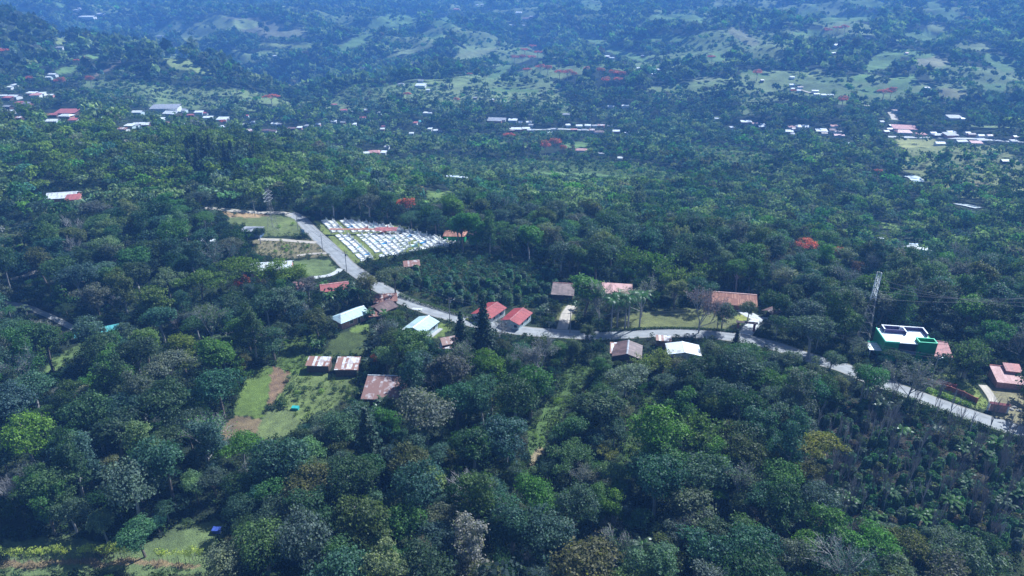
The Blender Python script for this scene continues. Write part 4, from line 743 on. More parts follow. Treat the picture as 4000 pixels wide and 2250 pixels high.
for v in range(3):       # pines: whorls of drooping sprays
    P_ = []; Nn = []; tm = MB().tube((0, 0, -1), (0, 0, 13.5), .24, .04, 6)
    for z in np.linspace(2.2, 13.3, 22):
        rr = (13.8 - z) * .27 * rng.uniform(.8, 1.15) + .15
        for a in np.linspace(0, 6.28, 8)[:-1] + rng.uniform(0, 1):
            L_ = rr * rng.uniform(.75, 1.1); k = max(5, int(L_ * 13)); t_ = np.sqrt(rng.uniform(0, 1, k)) * L_; o_ = rng.normal(size=(k, 3)) * .16
            P_.append(np.c_[np.cos(a) * t_, np.sin(a) * t_, z - t_ * .22] + o_); Nn.append(np.tile([np.cos(a) * .4, np.sin(a) * .4, 1.0], (k, 1))); tm.tube((0, 0, z), (math.cos(a) * L_ * .8, math.sin(a) * L_ * .8, z - L_ * .18), .05, .01, 3)
    P_ = np.concatenate(P_); reg('pine', qmesh('crown', leafquads(rng, P_, np.concatenate(Nn), .34, 1.7, .6), M['needle']), tm.mesh('trunk', M['bark']), None, 13.5, 3)
for v in range(3):       # bamboo: many culms arching outwards, leaves hang along them
    P_ = []; Nn = []; tm = MB()
    for k in range(46):
        a = rng.uniform(0, 6.28); out = rng.uniform(.6, 4.2); H = rng.uniform(7, 10.5); b0 = np.array([math.cos(a), math.sin(a), 0]) * rng.uniform(0, .8); prev = b0
        for t_ in np.linspace(.1, 1, 11):
            c_ = b0 + np.array([math.cos(a) * out * t_ ** 2.2, math.sin(a) * out * t_ ** 2.2, H * (t_ - .28 * t_ ** 3)])
            if k % 2 == 0: tm.tube(prev, c_, .05 * (1.2 - t_), .05 * (1.1 - t_) + .005, 3)
            if t_ > .3: P_.append(c_ + rng.normal(size=(11, 3)) * np.array([.42, .42, .35])); Nn.append(np.tile([math.cos(a) * .9, math.sin(a) * .9, .6], (11, 1)))
            prev = c_
    P_ = np.concatenate(P_); reg('bamboo', qmesh('foliage', leafquads(rng, P_, np.concatenate(Nn), .24, 2.4, .7), M['leaf']), tm.mesh('culms', M['palebark']), None, 8, 4)
def frond(m_, base, a, L_, lift, droop, w, seg=7, flat=False, split=True):
    """one arching leaf: a folded blade along a curved midrib; palm fronds carry separate leaflets"""
    pts = []
    for i in range(seg + 1):
        t_ = i / seg; pts.append(base + Vector((math.cos(a) * L_ * t_, math.sin(a) * L_ * t_, L_ * (lift * t_ - droop * t_ * t_))))
    sd = Vector((-math.sin(a), math.cos(a), 0))
    for i in range(seg):
        t0, t1 = i / seg, (i + 1) / seg; w0 = w * math.sin(math.pi * min(1, .12 + t0 * .88)) ** .6; w1 = w * math.sin(math.pi * min(.999, .12 + t1 * .88)) ** .6
        p0, p1 = pts[i], pts[i + 1]
        for s_ in (-1, 1):
            if split:
                for j in range(3):
                    f0 = j / 3; c_ = p0.lerp(p1, f0); d_ = p0.lerp(p1, f0 + .2); tip = c_ + sd * s_ * w0 + (p1 - p0) * .6 + Vector((0, 0, -w0 * .35)); m_.quad(c_, d_, tip + (d_ - c_) * .4, tip)
            else:
                dz = Vector((0, 0, -.25)); m_.quad(p0, p1, p1 + sd * s_ * w1 + dz * w1, p0 + sd * s_ * w0 + dz * w0)
for v in range(2):
    m_ = MB(); H = 9.5
    for k in range(17): frond(m_, Vector((0, 0, H)), k * 2.4 + v, random.uniform(2.8, 3.4), random.uniform(.1, 1.0), random.uniform(.6, 1.0), .62)
    t_ = MB().tube((0, 0, -1), (0, 0, 4), .24, .2, 7).tube((0, 0, 4), (0, 0, H - 1.2), .2, .15, 7); reg('palm', m_.mesh('fronds', M['banana']), t_.mesh('trunk', M['palebark']), MB().tube((0, 0, H - 1.2), (0, 0, H + .1), .17, .1, 7).mesh('crownshaft', M['banana']), 9.5, 3)
for v in range(4):
    m_ = MB(); t_ = MB()
    for s_ in range(random.choice([1, 2, 3])):
        bx_, by_ = random.uniform(-.9, .9), random.uniform(-.9, .9); H = random.uniform(1.6, 2.6); t_.tube((bx_, by_, -.5), (bx_, by_, H), .14, .09, 6)
        for k in range(8): frond(m_, Vector((bx_, by_, H)), k * 2.4 + random.uniform(0, .6), random.uniform(1.5, 2.3), random.uniform(.7, 1.5), random.uniform(.8, 1.3), .3, 6, split=False)
    reg('banana', m_.mesh('leaves', M['banana']), t_.mesh('stem', M['palebark']), None, 3.6, 2)
for v in range(4): reg('bare', None, bare(rng, 9, .5 if v < 3 else .7, 5, .15).mesh('branches', M['palebark'] if v % 2 else M['twig']), None, 9, 3)
for v in range(4):
    b_ = bare(rng, 13, .2 + .05 * v, 2 + v % 2, .13, .7); reg('stick', None, b_.mesh('branches', M['twig'] if v % 2 else M['palebark']), None, 13, 2)
for v in range(3):       # half leafless: fine twigs carrying thin grey-green foliage
    b_ = bare(rng, 8, .55, 5, .16, .25); vs = np.array([tuple(x) for x in b_.v]); hi = vs[vs[:, 2] > 3.5]; P_ = hi[rng.integers(0, len(hi), 1700)] + rng.normal(size=(1700, 3)) * .28
    reg('thin', qmesh('crown', leafquads(rng, P_, np.tile([0, 0, 1.], (1700, 1)), .2), M['leaf']), b_.mesh('trunk', M['palebark']), None, 9, 3.2)
for v in range(2):
    Q, C = crown(rng, 'bush', 380, .17, 60); Q = Q * np.array([.7, .7, .8]) + np.array([0, 0, 1.7]); reg('croton', qmesh('crown', Q, M['leaf']), MB().tube((0, 0, -.4), (.05, 0, 1.9), .05, .03, 5).mesh('trunk', M['bark']), None, 3, .8)
for v in range(2):
    Q, C = crown(rng, 'umbrella' if v else 'round', 2200, .26, 260); Q2, _ = crown(np.random.default_rng(50 + v), 'umbrella' if v else 'round', 2600, .27, 230); Q2 = Q2[np.repeat(Q2.reshape(-1, 4, 3)[:, :, 2].mean(1) > 6.4, 4)] * np.array([1.03, 1.03, 1.02])
    reg('flower', qmesh('crown', Q, M['leaf']), limbs(C, .22, 4.2).mesh('trunk', M['palebark']), qmesh('blossom', Q2, M['petal']), 9, 4.2)
PARTN = {'bush': ('crown', 'stems'), 'coffee': ('crown', 'stems'), 'bamboo': ('foliage', 'culms'), 'palm': ('fronds', 'trunk'), 'banana': ('leaves', 'stem'), 'bare': (None, 'branches'), 'stick': (None, 'branches')}
NAMES = {'broadleaf': ('broadleaf_tree', 'tree'), 'tall': ('slender_tree', 'tree'), 'umbrella': ('umbrella_tree', 'tree'), 'tier': ('tiered_tree', 'tree'), 'bush': ('bush', 'bush'), 'coffee': ('coffee_bush', 'coffee bush'), 'pine': ('pine_tree', 'pine'),
         'bamboo': ('bamboo_clump', 'bamboo'), 'palm': ('palm_tree', 'palm'), 'banana': ('banana_plant', 'banana plant'), 'bare': ('bare_tree', 'bare tree'), 'stick': ('bare_tree', 'bare tree'), 'thin': ('thin_leaved_tree', 'tree'), 'croton': ('croton_tree', 'small tree'), 'flower': ('flowering_tree', 'flowering tree')}
FORM = {'broadleaf': 'rounded tree', 'tall': 'slender tree', 'umbrella': 'flat topped tree', 'tier': 'layered tree', 'bush': 'leafy bush', 'coffee': 'coffee bush', 'pine': 'dark pine', 'bamboo': 'arching bamboo clump', 'palm': 'palm', 'banana': 'banana plant', 'bare': 'leafless grey tree', 'stick': 'thin straight leafless trunk', 'thin': 'wispy tree', 'croton': 'yellow topped little tree', 'flower': 'red flowering tree'}
GROUPS = {k: f'{v}s of the landscape' for k, v in FORM.items()}
PAL = [('dark green', (.026, .055, .024), 26), ('blue green', (.034, .072, .056), 28), ('grey green', (.062, .085, .068), 13), ('mid green', (.042, .092, .03), 14), ('olive', (.05, .07, .022), 7), ('bright green', (.055, .12, .025), 5), ('brownish', (.062, .064, .05), 2), ('pale green', (.09, .13, .07), 5)]
def pick_col(x=None): 
    n_, c_, _ = random.choices(PAL, [p_[2] for p_ in PAL])[0]; return n_, tuple(v * random.uniform(.82, 1.2) for v in c_)
COUNT = {}
def plant(kind, p_, s, colr=(.05, .09, .04), rz=None, sz=None, label=None, cname=None, ground='near'):
    v = random.randrange(len(PROTO[kind])); cr, tr, ex, H, Rr = PROTO[kind][v]; nm, cat = NAMES[kind]; COUNT[kind] = COUNT.get(kind, 0) + 1
    rt = empty(nm, p_, random.uniform(0, 6.28) if rz is None else rz); ea = random.uniform(.82, 1.2) if kind in ('broadleaf', 'umbrella', 'tier', 'bush', 'thin') else 1; rt.scale = (s * ea, s / ea, sz or s); tag(rt, label, cat, GROUPS[kind]); pn = PARTN.get(kind, ('crown', 'trunk'))
    colr = tuple(min(.6, v * (1.6 if kind not in ('croton', 'banana') else 1)) for v in colr)
    if cr: o_ = ob(pn[0], cr, rt); o_.color = (*colr, 1)
    ob(pn[1], tr, rt)
    if ex: o_ = ob('crownshaft' if kind == 'palm' else 'blossom', ex, rt); o_.color = (*colr, 1)
    if not label: ITEMS.append((rt, ((cname + ' ') if cname and kind not in ('pine', 'flower', 'bare', 'croton', 'stick') else '') + FORM[kind], Vector(p_), ground))
    return rt

# ------------------------------------------------------------------ plants: where
PLACED = []; GRID = {}
def put(x, y, r_): PLACED.append((x, y, r_)); GRID.setdefault((int(x // 8), int(y // 8)), []).append((x, y, r_))
def free(x, y, r_, k=.72):
    n_ = int((r_ + 6) // 8) + 1; cx, cy = int(x // 8), int(y // 8)
    for i in range(-n_, n_ + 1):
        for j in range(-n_, n_ + 1):
            for a, b_, rr in GRID.get((cx + i, cy + j), ()):
                if (a - x) ** 2 + (b_ - y) ** 2 < ((r_ + rr) * k) ** 2: return False
    return True
RG = {}
for x_, y_, w_ in ROADPTS: RG.setdefault((int(x_ // 10), int(y_ // 10)), []).append((x_, y_, w_))
for x_, y_, w_ in BLD: RG.setdefault((int(x_ // 10), int(y_ // 10)), []).append((x_, y_, w_))
def offroad(x, y, m_=1.0):
    cx, cy = int(x // 10), int(y // 10)
    for i in (-1, 0, 1):
        for j in (-1, 0, 1):
            for a, b_, w_ in RG.get((cx + i, cy + j), ()):
                if (a - x) ** 2 + (b_ - y) ** 2 < (w_ + m_) ** 2: return False
    return True
for x_, y_, r_ in BLD[:44]:      # yards stay open towards the sun
    for q_ in (3, 8): put(x_ + math.sin(SUN_AZ) * (r_ + q_), y_ + math.cos(SUN_AZ) * (r_ + q_), 2.6)
KEEPsoft = KEEP | polymask([(3300, 1700), (3420, 1580), (3560, 1620), (4010, 1760), (4010, 2080), (3500, 2040), (3280, 2000)])
def covers(x, y, z, H, Rr, tol=.07):
    """share of the plant's outline that would stand in front of something the photograph shows"""
    hs = np.array([.35, .6, .8, .97]) * H; ws = np.array([-.8, -.3, .3, .8]) * Rr; hh, ww = np.meshgrid(hs, ws); d_ = math.hypot(x, y); px_, py_, dp = project(x + ww * (y / d_), y - ww * (x / d_), z + hh)
    return lookup(KEEPsoft, px_, py_).mean() > tol
KEY = [  # crown centre px, kind, crown radius px, colour, label
 (95, 1700, 'broadleaf', 88, (.075, .14, .022), 'bright yellow green tree with a long pale trunk by the picture edge'), (2448, 1478, 'umbrella', 92, (.11, .14, .12), 'large silvery dome shaped tree below the brown gabled house'),
 (1918, 1420, 'broadleaf', 72, (.055, .11, .012), 'round yellow green tree below the road'), (3190, 1760, 'umbrella', 98, (.12, .12, .025), 'wide olive gold tree at the plantation edge'), (1655, 1600, 'broadleaf', 105, (.1, .11, .1), 'broad grey green dome tree next to the rust patched barn'),
 (940, 1745, 'umbrella', 85, (.055, .125, .022), 'bright green spreading tree below the brown patch'), (1835, 2110, 'tall', 60, (.15, .145, .15), 'pale grey leaved tree near the bottom'), (2280, 2200, 'broadleaf', 140, (.07, .068, .03), 'big olive brown domed tree near the bottom'),
 (2085, 1920, 'broadleaf', 80, (.045, .115, .02), 'vivid green tree in the middle of the lower forest'), (3160, 2120, 'broadleaf', 55, (.065, .14, .02), 'small vivid green tree at the lower plantation corner'), (3050, 1870, 'broadleaf', 85, (.05, .11, .03), 'tree with a vivid green shoulder beside the plantation'),
 (1590, 2030, 'broadleaf', 85, (.042, .1, .025), 'rich green tree above the pale grey tree'), (2570, 1690, 'tall', 70, (.06, .13, .022), 'vivid green tree beside the grassy gully'), (660, 1440, 'umbrella', 95, (.085, .1, .08), 'wide grey green tree beside the bright field strip'),
 (700, 1350, 'tier', 85, (.075, .1, .015), 'olive yellow layered tree above the grey green dome'), (600, 1150, 'tier', 90, (.055, .085, .015), 'dark olive layered tree in the left forest'), (780, 1110, 'umbrella', 90, (.055, .095, .015), 'olive green spreading tree beside the hidden white roofed house'), (930, 1050, 'umbrella', 95, (.06, .1, .012), 'wide yellow green canopy over the left forest'), (1090, 1030, 'tier', 85, (.075, .12, .012), 'yellow green layered canopy over the hidden house'), (1160, 1075, 'broadleaf', 45, (.07, .11, .012), 'yellow green tree right of the hidden house'),
 (650, 1090, 'umbrella', 70, (.08, .11, .06), 'pale canopy above the dark hollow'), (2290, 1120, 'broadleaf', 85, (.06, .13, .04), 'big leafy tree between the two long roofs'), (2345, 1200, 'thin', 55, (.1, .11, .1), 'wispy grey tree in front of the long roofs'), (2110, 1410, 'thin', 60, (.12, .12, .14), 'tall hazy grey tree below the road'),
 (1890, 1290, 'pine', 60, None, 'dark conifer in front of the red roofs'), (1800, 1320, 'pine', 50, None, 'dark conifer beside the two tiered rusty house'), (1200, 1110, 'broadleaf', 42, (.07, .07, .08), 'dark grey tree beside the red roof'), (1440, 1105, 'broadleaf', 50, (.09, .09, .04), 'tree overhanging the road bend'), (1540, 1080, 'umbrella', 75, (.07, .09, .06), 'broad soft tree at the corner of the coffee plot'),
 (3180, 1290, 'broadleaf', 70, (.06, .09, .08), 'grey green tree beside the driveway bend'), (3150, 1220, 'broadleaf', 62, (.05, .075, .08), 'blue grey rounded tree behind the shelter'), (3040, 1260, 'broadleaf', 40, (.03, .07, .03), 'dark round tree beside the shelter'), (2830, 1215, 'broadleaf', 45, (.04, .07, .035), 'dark shade tree in front of the terracotta roof'), (2740, 1225, 'thin', 60, (.1, .06, .07), 'purplish tree beside the shade tree'), (2925, 1205, 'broadleaf', 38, (.07, .09, .06), 'small tree beside the terracotta house yard'), (2990, 1265, 'broadleaf', 22, (.08, .1, .06), 'small round lawn tree beside the gate driveway'),
 (3400, 1475, 'broadleaf', 58, (.03, .1, .03), 'dense dark green round tree over the lower road'), (3560, 1500, 'thin', 50, (.09, .1, .09), 'wide hazy grey tree over the lower road'), (2875, 1345, 'pine', 28, None, 'dark narrow conifer at the road edge'), (2510, 1175, 'thin', 50, (.12, .14, .09), 'pale thin tree between the palms and the yellow tree'), (2640, 1130, 'broadleaf', 48, (.11, .13, .05), 'yellow green round tree behind the lawn'),
 (1010, 905, 'broadleaf', 28, (.025, .05, .03), 'very dark dense tree beside the flat grey roof'), (3785, 1385, 'bamboo', 60, (.045, .075, .03), 'large dark bamboo beyond the dull pink roof'), (3830, 1350, 'bamboo', 45, (.05, .09, .04), 'lighter bamboo clump near the stepped roof house'), (2720, 1680, 'bamboo', 95, (.06, .1, .03), 'tall bamboo clump in the lower right forest'), (2640, 1080, 'bamboo', 65, (.07, .11, .02), 'yellow green bamboo behind the lawn'), (2560, 1030, 'bamboo', 70, (.05, .1, .02), 'bamboo clump beyond the pink roof'), (2470, 1010, 'bamboo', 60, (.05, .09, .02), 'dark bamboo clump beyond the pink roof'), (2760, 1060, 'bamboo', 55, (.06, .1, .02), 'bamboo clump behind the terracotta house'), (2580, 1400, 'bamboo', 55, (.11, .13, .04), 'yellowish bamboo below the bright white house'), (2520, 1420, 'bamboo', 50, (.1, .13, .04), 'yellowish bamboo in front of the brown gabled house'),
 (1590, 800, 'flower', 42, (.05, .07, .03), 'scarlet topped tree behind the cemetery'), (940, 1105, 'flower', 34, (.06, .08, .02), 'orange splashed tree in the left forest'), (1470, 1400, 'flower', 26, (.08, .08, .02), 'red leaved tree beside the shed with white sheets'),
 (3150, 955, 'flower', 45, (.06, .08, .05), 'orange red flowering tree in the right forest'), (3270, 985, 'flower', 36, (.06, .08, .05), 'smaller orange flowering tree in the right forest'), (3350, 1040, 'tier', 40, (.09, .05, .03), 'rust brown tree in the right forest'), (2320, 2010, 'broadleaf', 45, (.04, .09, .05), 'rounded tree left of the sandy path'), (2500, 2020, 'broadleaf', 50, (.04, .1, .05), 'rounded dark tree right of the sandy path'),
 (3090, 1405, 'broadleaf', 42, (.05, .08, .045), 'grey green tree where the road dips out of sight'), (3180, 1420, 'tier', 45, (.06, .085, .05), 'layered tree covering the hidden stretch of road'), (3250, 1400, 'broadleaf', 38, (.045, .08, .05), 'second rounded tree over the hidden stretch of road'), (3360, 1450, 'broadleaf', 36, (.05, .085, .04), 'leafy tree over the road below the green house'), (2300, 1285, 'tier', 34, (.05, .07, .03), 'dark low tree overhanging the road by the field gate'),
 (540, 2080, 'broadleaf', 62, (.04, .1, .05), 'round green tree standing at the pasture edge'), (880, 2190, 'broadleaf', 80, (.1, .12, .08), 'pale green grey tree at the pasture corner'), (405, 2152, 'bush', 18, (.08, .03, .04), 'dark wine red bush beside the yellow topped row'), (2370, 1765, 'umbrella', 48, (.11, .12, .03), 'olive gold tree with bare stems in the gully'), (2440, 1600, 'umbrella', 45, (.08, .09, .05), 'thin flat tree with forked trunk in the dark gully'), (500, 1880, 'broadleaf', 110, (.055, .085, .07), 'large blue grey tree in the lower left forest'),
 (1440, 1740, 'pine', 75, None, 'huge feathery dark conifer below the barn'), (3560, 1370, 'bush', 5, (.1, .16, .02), 'x')]
KEY = KEY[:-1]
for px_, py_, kind, rp, c_, lab in KEY:
    KEEPsoft |= (((PXg - px_) / (rp * .75)) ** 2 + ((PYg - py_) / (rp * .5)) ** 2) < 1
    _, _, _, H, Rr = PROTO[kind][0]; s_ = 1.0
    for _ in range(3):
        loc = at_h(px_, py_, H * s_ * (.72 if kind not in ('pine', 'bush', 'thin') else .5)); S = math.dist(loc, (0, 0, CAMH)); s_ = rp * S / F / Rr
    sz = min(s_, 1.7) if kind in ('umbrella', 'broadleaf', 'tier') else s_; plant(kind, loc, s_, c_ or (.03, .05, .03), label=lab, sz=sz); put(loc.x, loc.y, Rr * s_)
    landmark('the ' + ' '.join(lab.split()[:4]).replace('  ', ' '), loc) if lab.split()[0] in () else None
TL = [('the silvery dome tree', 2448, 1570), ('the long trunked tree', 100, 1860), ('the bright spreading tree', 950, 1850), ('the big olive brown dome', 2280, 2240), ('the pale grey leaved tree', 1835, 2200), ('the vivid green forest tree', 2085, 1990), ('the gold tree', 3190, 1850), ('the bare tree plantation', 3600, 1900),
      ('the pasture', 300, 2170), ('the bright field strip', 980, 1540), ('the dark hollow', 220, 1280), ('the coffee plot', 1800, 1100), ('the tall bamboo', 2720, 1760), ('the huge feathery conifer', 1440, 1850), ('the lone white forest roofs', 3500, 960), ('the river gap', 3780, 800), ('the pines', 930, 690), ('the transmission tower', 3375, 1350), ('the palms', 2440, 1290), ('the sandy path', 2350, 2040), ('the blue grey tree', 500, 1960), ('the scarlet tree', 1590, 850), ('the lower road', 3700, 1590), ('the grassy gully', 2500, 1640)]
for n_, a, b_ in TL: landmark(n_, at(a, b_))

LMZ = [('palm', [(2387, 1290), (2440, 1288), (2452, 1286), (2497, 1282), (2410, 1275)], 1.25), ('palm', [(1890, 1800), (2010, 1640), (60, 1290), (3010, 1170), (3430, 2180)], .8)]
for kind, pl, s_ in LMZ:
    for a, b_ in pl: plant(kind, at(a, b_), s_ * random.uniform(.85, 1.1), (.035, .1, .03)); l_ = at(a, b_); put(l_.x, l_.y, 1.2)
for k in range(26):
    a = random.uniform(740, 1035); b_ = random.uniform(640, 715); l_ = at(a, b_)
    if free(l_.x, l_.y, 2.2): plant('pine', l_, random.uniform(1.0, 1.5)); put(l_.x, l_.y, 3)
BAN = [(1390, 1150), (1330, 1160), (1290, 1180), (1310, 1150), (1360, 1140), (1265, 1215), (1240, 1240), (1280, 1160), (1420, 1250), (1440, 1245), (1500, 1260), (1230, 1370), (1245, 1365), (1210, 1360), (1470, 1330), (1460, 1370), (1440, 1390), (1480, 1345), (1445, 1440), (2260, 1210), (2110, 1240), (2130, 1225), (3270, 1960), (3310, 1980), (3290, 1995), (3480, 1960), (3620, 2050), (3590, 2060), (3420, 2060), (3390, 1550), (3430, 1620), (3520, 1720), (3470, 1710), (3780, 1770), (3800, 1790), (3850, 1800), (3740, 1780), (3880, 1780), (3940, 1960), (3960, 1940), (3760, 1920), (3780, 1900), (3920, 2000), (3700, 1990), (2500, 2180), (2530, 2190), (2460, 2170), (2480, 2210), (480, 1120), (470, 1130), (2910, 1500), (2940, 1510), (2960, 1490), (2980, 1500), (2900, 1480), (1480, 1620), (1500, 1600), (110, 1230), (80, 1240), (1940, 1180), (1880, 1450), (3540, 1600), (3650, 1700), (2210, 2150), (1260, 1140), (1350, 1185), (1400, 1170), (1220, 1300), (1120, 1300), (1060, 1330)]
for a, b_ in BAN:
    l_ = at(a, b_); plant('banana', l_, random.uniform(.9, 1.5), random.choice([(.045, .1, .04), (.06, .14, .035), (.08, .12, .08)])); put(l_.x, l_.y, .9)
xs = [12, 38, 60, 95, 118, 145, 165, 180, 195, 222, 245, 262, 280, 330, 345, 352, 372, 390, 405, 418, 432, 445, 462, 475, 492, 500, 625, 640, 658, 725, 742, 755, 768, 790, 700]
for i, a in enumerate(xs):
    l_ = at(a, 2188 + 5 * math.sin(a / 90) + random.uniform(-6, 6)); plant('croton', l_, random.uniform(.8, 1.25), (.42, .48, .12), ground='near')
for i in range(46):
    a = 8 + i * 17.5; l_ = at(a, 2196 + 5 * math.sin(a / 90)); tag(MB().tube((0, 0, -.3), (.03, 0, 1.15), .04, .035, 5).build('fence_post', M['wood']), 'thin grey wooden stake in the pasture fence below the yellow topped trees', 'fence post', 'pasture fence posts').location = l_
for i in range(20):
    a = 2400 + i * 26; l_ = at(a, 1291 - 3 * math.sin(i / 6)); tag(MB().tube((0, 0, -.3), (.03, 0, 1.2), .06, .05, 5).build('fence_post', M['wood']), 'weathered lawn fence post along the road near the palms', 'fence post', 'lawn fence posts').location = l_
BARE = [(3330, 1800), (3370, 1700), (3420, 1740), (3460, 1850), (3500, 1780), (3545, 1900), (3580, 1800), (3620, 1870), (3660, 1960), (3700, 1720), (3650, 1650), (3560, 1640), (3480, 1600), (3640, 1620), (3700, 1650), (3860, 1700), (3740, 1690), (3840, 1900), (3900, 1840), (3300, 1900), (3310, 2120), (3400, 1950), (3960, 1800), (3780, 2040), (3880, 2100), (3590, 1990), (3210, 1960), (2700, 2170), (1760, 2180), (1700, 1540), (225, 990), (470, 1240), (700, 1310), (2740, 1080), (1210, 830), (1180, 850), (3300, 1330), (3240, 1320), (1960, 1340), (3530, 2150), (3810, 1640), (3920, 1720), (3450, 2000), (3350, 1600), (2030, 2240), (1360, 1900), (60, 1980)]
for a, b_ in BARE:
    l_ = at(a, b_); s_ = random.uniform(.6, .95) * (.62 if a > 3150 else 1)
    if offroad(l_.x, l_.y, .5): plant('stick' if a > 3150 and b_ < 2080 else 'bare', l_, s_ * (1.6 if a > 3150 and b_ < 2080 else 1)); put(l_.x, l_.y, 1.0)

for _ in range(75):
    a = random.uniform(3180, 3990); b_ = random.uniform(1600, 2150)
    if CLS[int(b_ / 4), int(a / 4)] != 4: continue
    l_ = at(a, b_); s_ = random.uniform(.5, .9)
    if offroad(l_.x, l_.y, 1): plant('stick', l_, s_); put(l_.x, l_.y, .5)
# hedges
def hedge(pix, h, w, c_, label):
    pts = smooth_path([at(*p_).xy.to_3d() for p_ in pix], 1.0); P_ = []; Nn = []
    for i in range(len(pts) - 1):
        d_ = (pts[i + 1] - pts[i]).normalized(); nn = np.array([-d_.y, d_.x, 0]); n_ = 110; t_ = rng.uniform(0, 1, n_); u = rng.uniform(-1, 1, n_); face = rng.integers(0, 3, n_); base = np.array(pts[i])[None] * (1 - t_)[:, None] + np.array(pts[i + 1])[None] * t_[:, None]; z0 = gz(pts[i].x, pts[i].y)
        off = np.where(face == 0, u, np.sign(u)) * w / 2; zz = np.where(face == 0, h, rng.uniform(0, h, n_)); q_ = base + nn[None] * off[:, None]; q_[:, 2] = z0 + zz; P_.append(q_ + rng.normal(size=(n_, 3)) * .09); Nn.append(np.where((face == 0)[:, None], np.array([0, 0, 1.]), nn[None] * np.sign(u)[:, None] + np.array([0, 0, .3])))
        put(pts[i].x, pts[i].y, .4)
    P_ = np.concatenate(P_); o_ = ob('hedge', qmesh('hedge', leafquads(rng, P_, np.concatenate(Nn), .24), M['leaf'])); o_.color = (*c_, 1); tag(o_, label, 'hedge'); return o_
hedge([(3385, 1500), (3470, 1535), (3600, 1586), (3800, 1662), (4010, 1732)], 1.3, 1.2, (.06, .1, .04), 'clipped dark hedge along the plantation side of the lower road')
hedge([(1560, 1158), (1680, 1198), (1800, 1234), (1890, 1257)], 1.2, 1.2, (.06, .11, .03), 'hedge along the far side of the road below the coffee plot')
hedge([(2340, 1298), (2450, 1292), (2600, 1286), (2750, 1290), (2870, 1300)], .8, .8, (.04, .08, .03), 'low dark hedge between the palm lawn and the road')
hedge([(2960, 1318), (3050, 1337), (3150, 1368), (3220, 1395)], 1.0, 1.0, (.035, .06, .03), 'dark hedge bank beyond the timber gate arch')
hedge([(3620, 1525), (3700, 1555), (3790, 1588)], .8, 1.6, (.13, .24, .03), 'bright lime green planting in front of the brick garden wall')
hedge([(3450, 1382), (3480, 1388), (3540, 1408)], 1.2, 1.8, (.15, .2, .03), 'yellow green hedge in front of the green house')
hedge([(2130, 1258), (2165, 1258)], 1.5, 2.4, (.13, .22, .05), 'bright grassy bushes beside the field gate')
hedge([(1820, 1250), (1850, 1258)], .6, .8, (.3, .32, .04), 'yellow green border planting at the larger red roof')
hedge([(1560, 1003), (1640, 992), (1740, 978)], 1.5, 1.5, (.03, .06, .03), 'dark hedge below the cemetery')

# main scatter, biggest first
cand = []
BANDS = [(80, 330, 5200)]
def inframe(x, y, z, m_=220):
    a, b_, d_ = project(x, y, z); return (a > -m_) & (a < 4000 + m_) & (b_ > -m_) & (b_ < 2250 + 420) & (d_ > 30)
n_ = 16000; rr_ = np.sqrt(rng.uniform(80 ** 2, 345 ** 2, n_)); aa_ = rng.uniform(R(-44), R(44), n_); X = rr_ * np.sin(aa_); Y = rr_ * np.cos(aa_); Z = terrain(X, Y); ok = inframe(X, Y, Z); X, Y, Z = X[ok], Y[ok], Z[ok]
pxx, pyy, _ = project(X, Y, Z); cl = lookup(CLS, pxx, pyy); size = np.sort(np.where(rng.uniform(0, 1, len(X)) < .12, rng.uniform(4.2, 6.3, len(X)), rng.gamma(3.0, .95, len(X)) + .5).clip(1.1, 6.3))[::-1]
NEAR = []
for i in range(len(X)):
    x, y, z = float(X[i]), float(Y[i]), float(Z[i]); r_ = float(size[i]); c_ = cl[i]; px_, py_ = float(pxx[i]), float(pyy[i])
    if c_ in (1, 3): continue
    if c_ == 4: continue
    if c_ == 7: continue
    if c_ in (2, 5): r_ = min(r_, random.uniform(1.2, 2.4))
    if not offroad(x, y, max(.6, r_ * .5)): continue
    z0 = fbm(np.array(x / 45), np.array(y / 45), 21); up = (px_ < 1250 and py_ < 820)
    kind = random.choices(['broadleaf', 'tall', 'umbrella', 'tier', 'thin'], [50, 9, 17, 18, 4] if not up else [40, 4, 32, 18, 4])[0]
    if 2300 < px_ < 2800 and 980 < py_ < 1100: kind = 'bamboo' if random.random() < .5 else 'broadleaf'
    _, _, _, H, Rr = PROTO[kind][0]; done = False
    if kind in ('tall', 'thin'): r_ = min(r_, Rr * 1.3)
    for f_ in (1, .75, .55, .4, .28):
        s_ = r_ * f_ / Rr; sz = (s_ * random.uniform(.9, 1.25)) if s_ > .6 else s_ * 1.15
        if r_ * f_ < 1.0: break
        if not free(x, y, r_ * f_, .55): continue
        if not covers(x, y, z, H * sz, r_ * f_): done = True; break
    if not done: continue
    put(x, y, r_ * f_); NEAR.append((kind, x, y, z, s_, sz, r_ * f_, px_, py_))
NEAR.sort(key=lambda q_: -q_[6] / math.hypot(q_[1], q_[2])); LIM = {'broadleaf': 290, 'tall': 95, 'umbrella': 170, 'tier': 150, 'thin': 75, 'bamboo': 25}; REST = []
def region_col(x, y, px_, py_):
    cn, cc = pick_col(); u = float(fbm(np.array(x / 60), np.array(y / 60), 31))
    if px_ < 1250 and py_ < 760 and random.random() < .5: cn, cc = random.choice([('olive', (.06, .085, .018)), ('yellow green', (.08, .12, .02))])
    return cn, cc
for q_ in NEAR:
    kind, x, y, z, s_, sz, r_, px_, py_ = q_; cn, cc = region_col(x, y, px_, py_)
    if LIM[kind] > 0 and project(np.array(x), np.array(y), np.array(z + PROTO[kind][0][3] * sz))[1] < 2250 and -40 < px_ < 4040:
        LIM[kind] -= 1; rel = r_; szn = 'small' if rel < 2.6 else ('medium' if rel < 4.2 else 'large'); plant(kind, (x, y, z - .1), s_, cc, sz=sz, cname=szn + ' ' + cn)
    else: REST.append((x, y, z, r_, kind, cc))
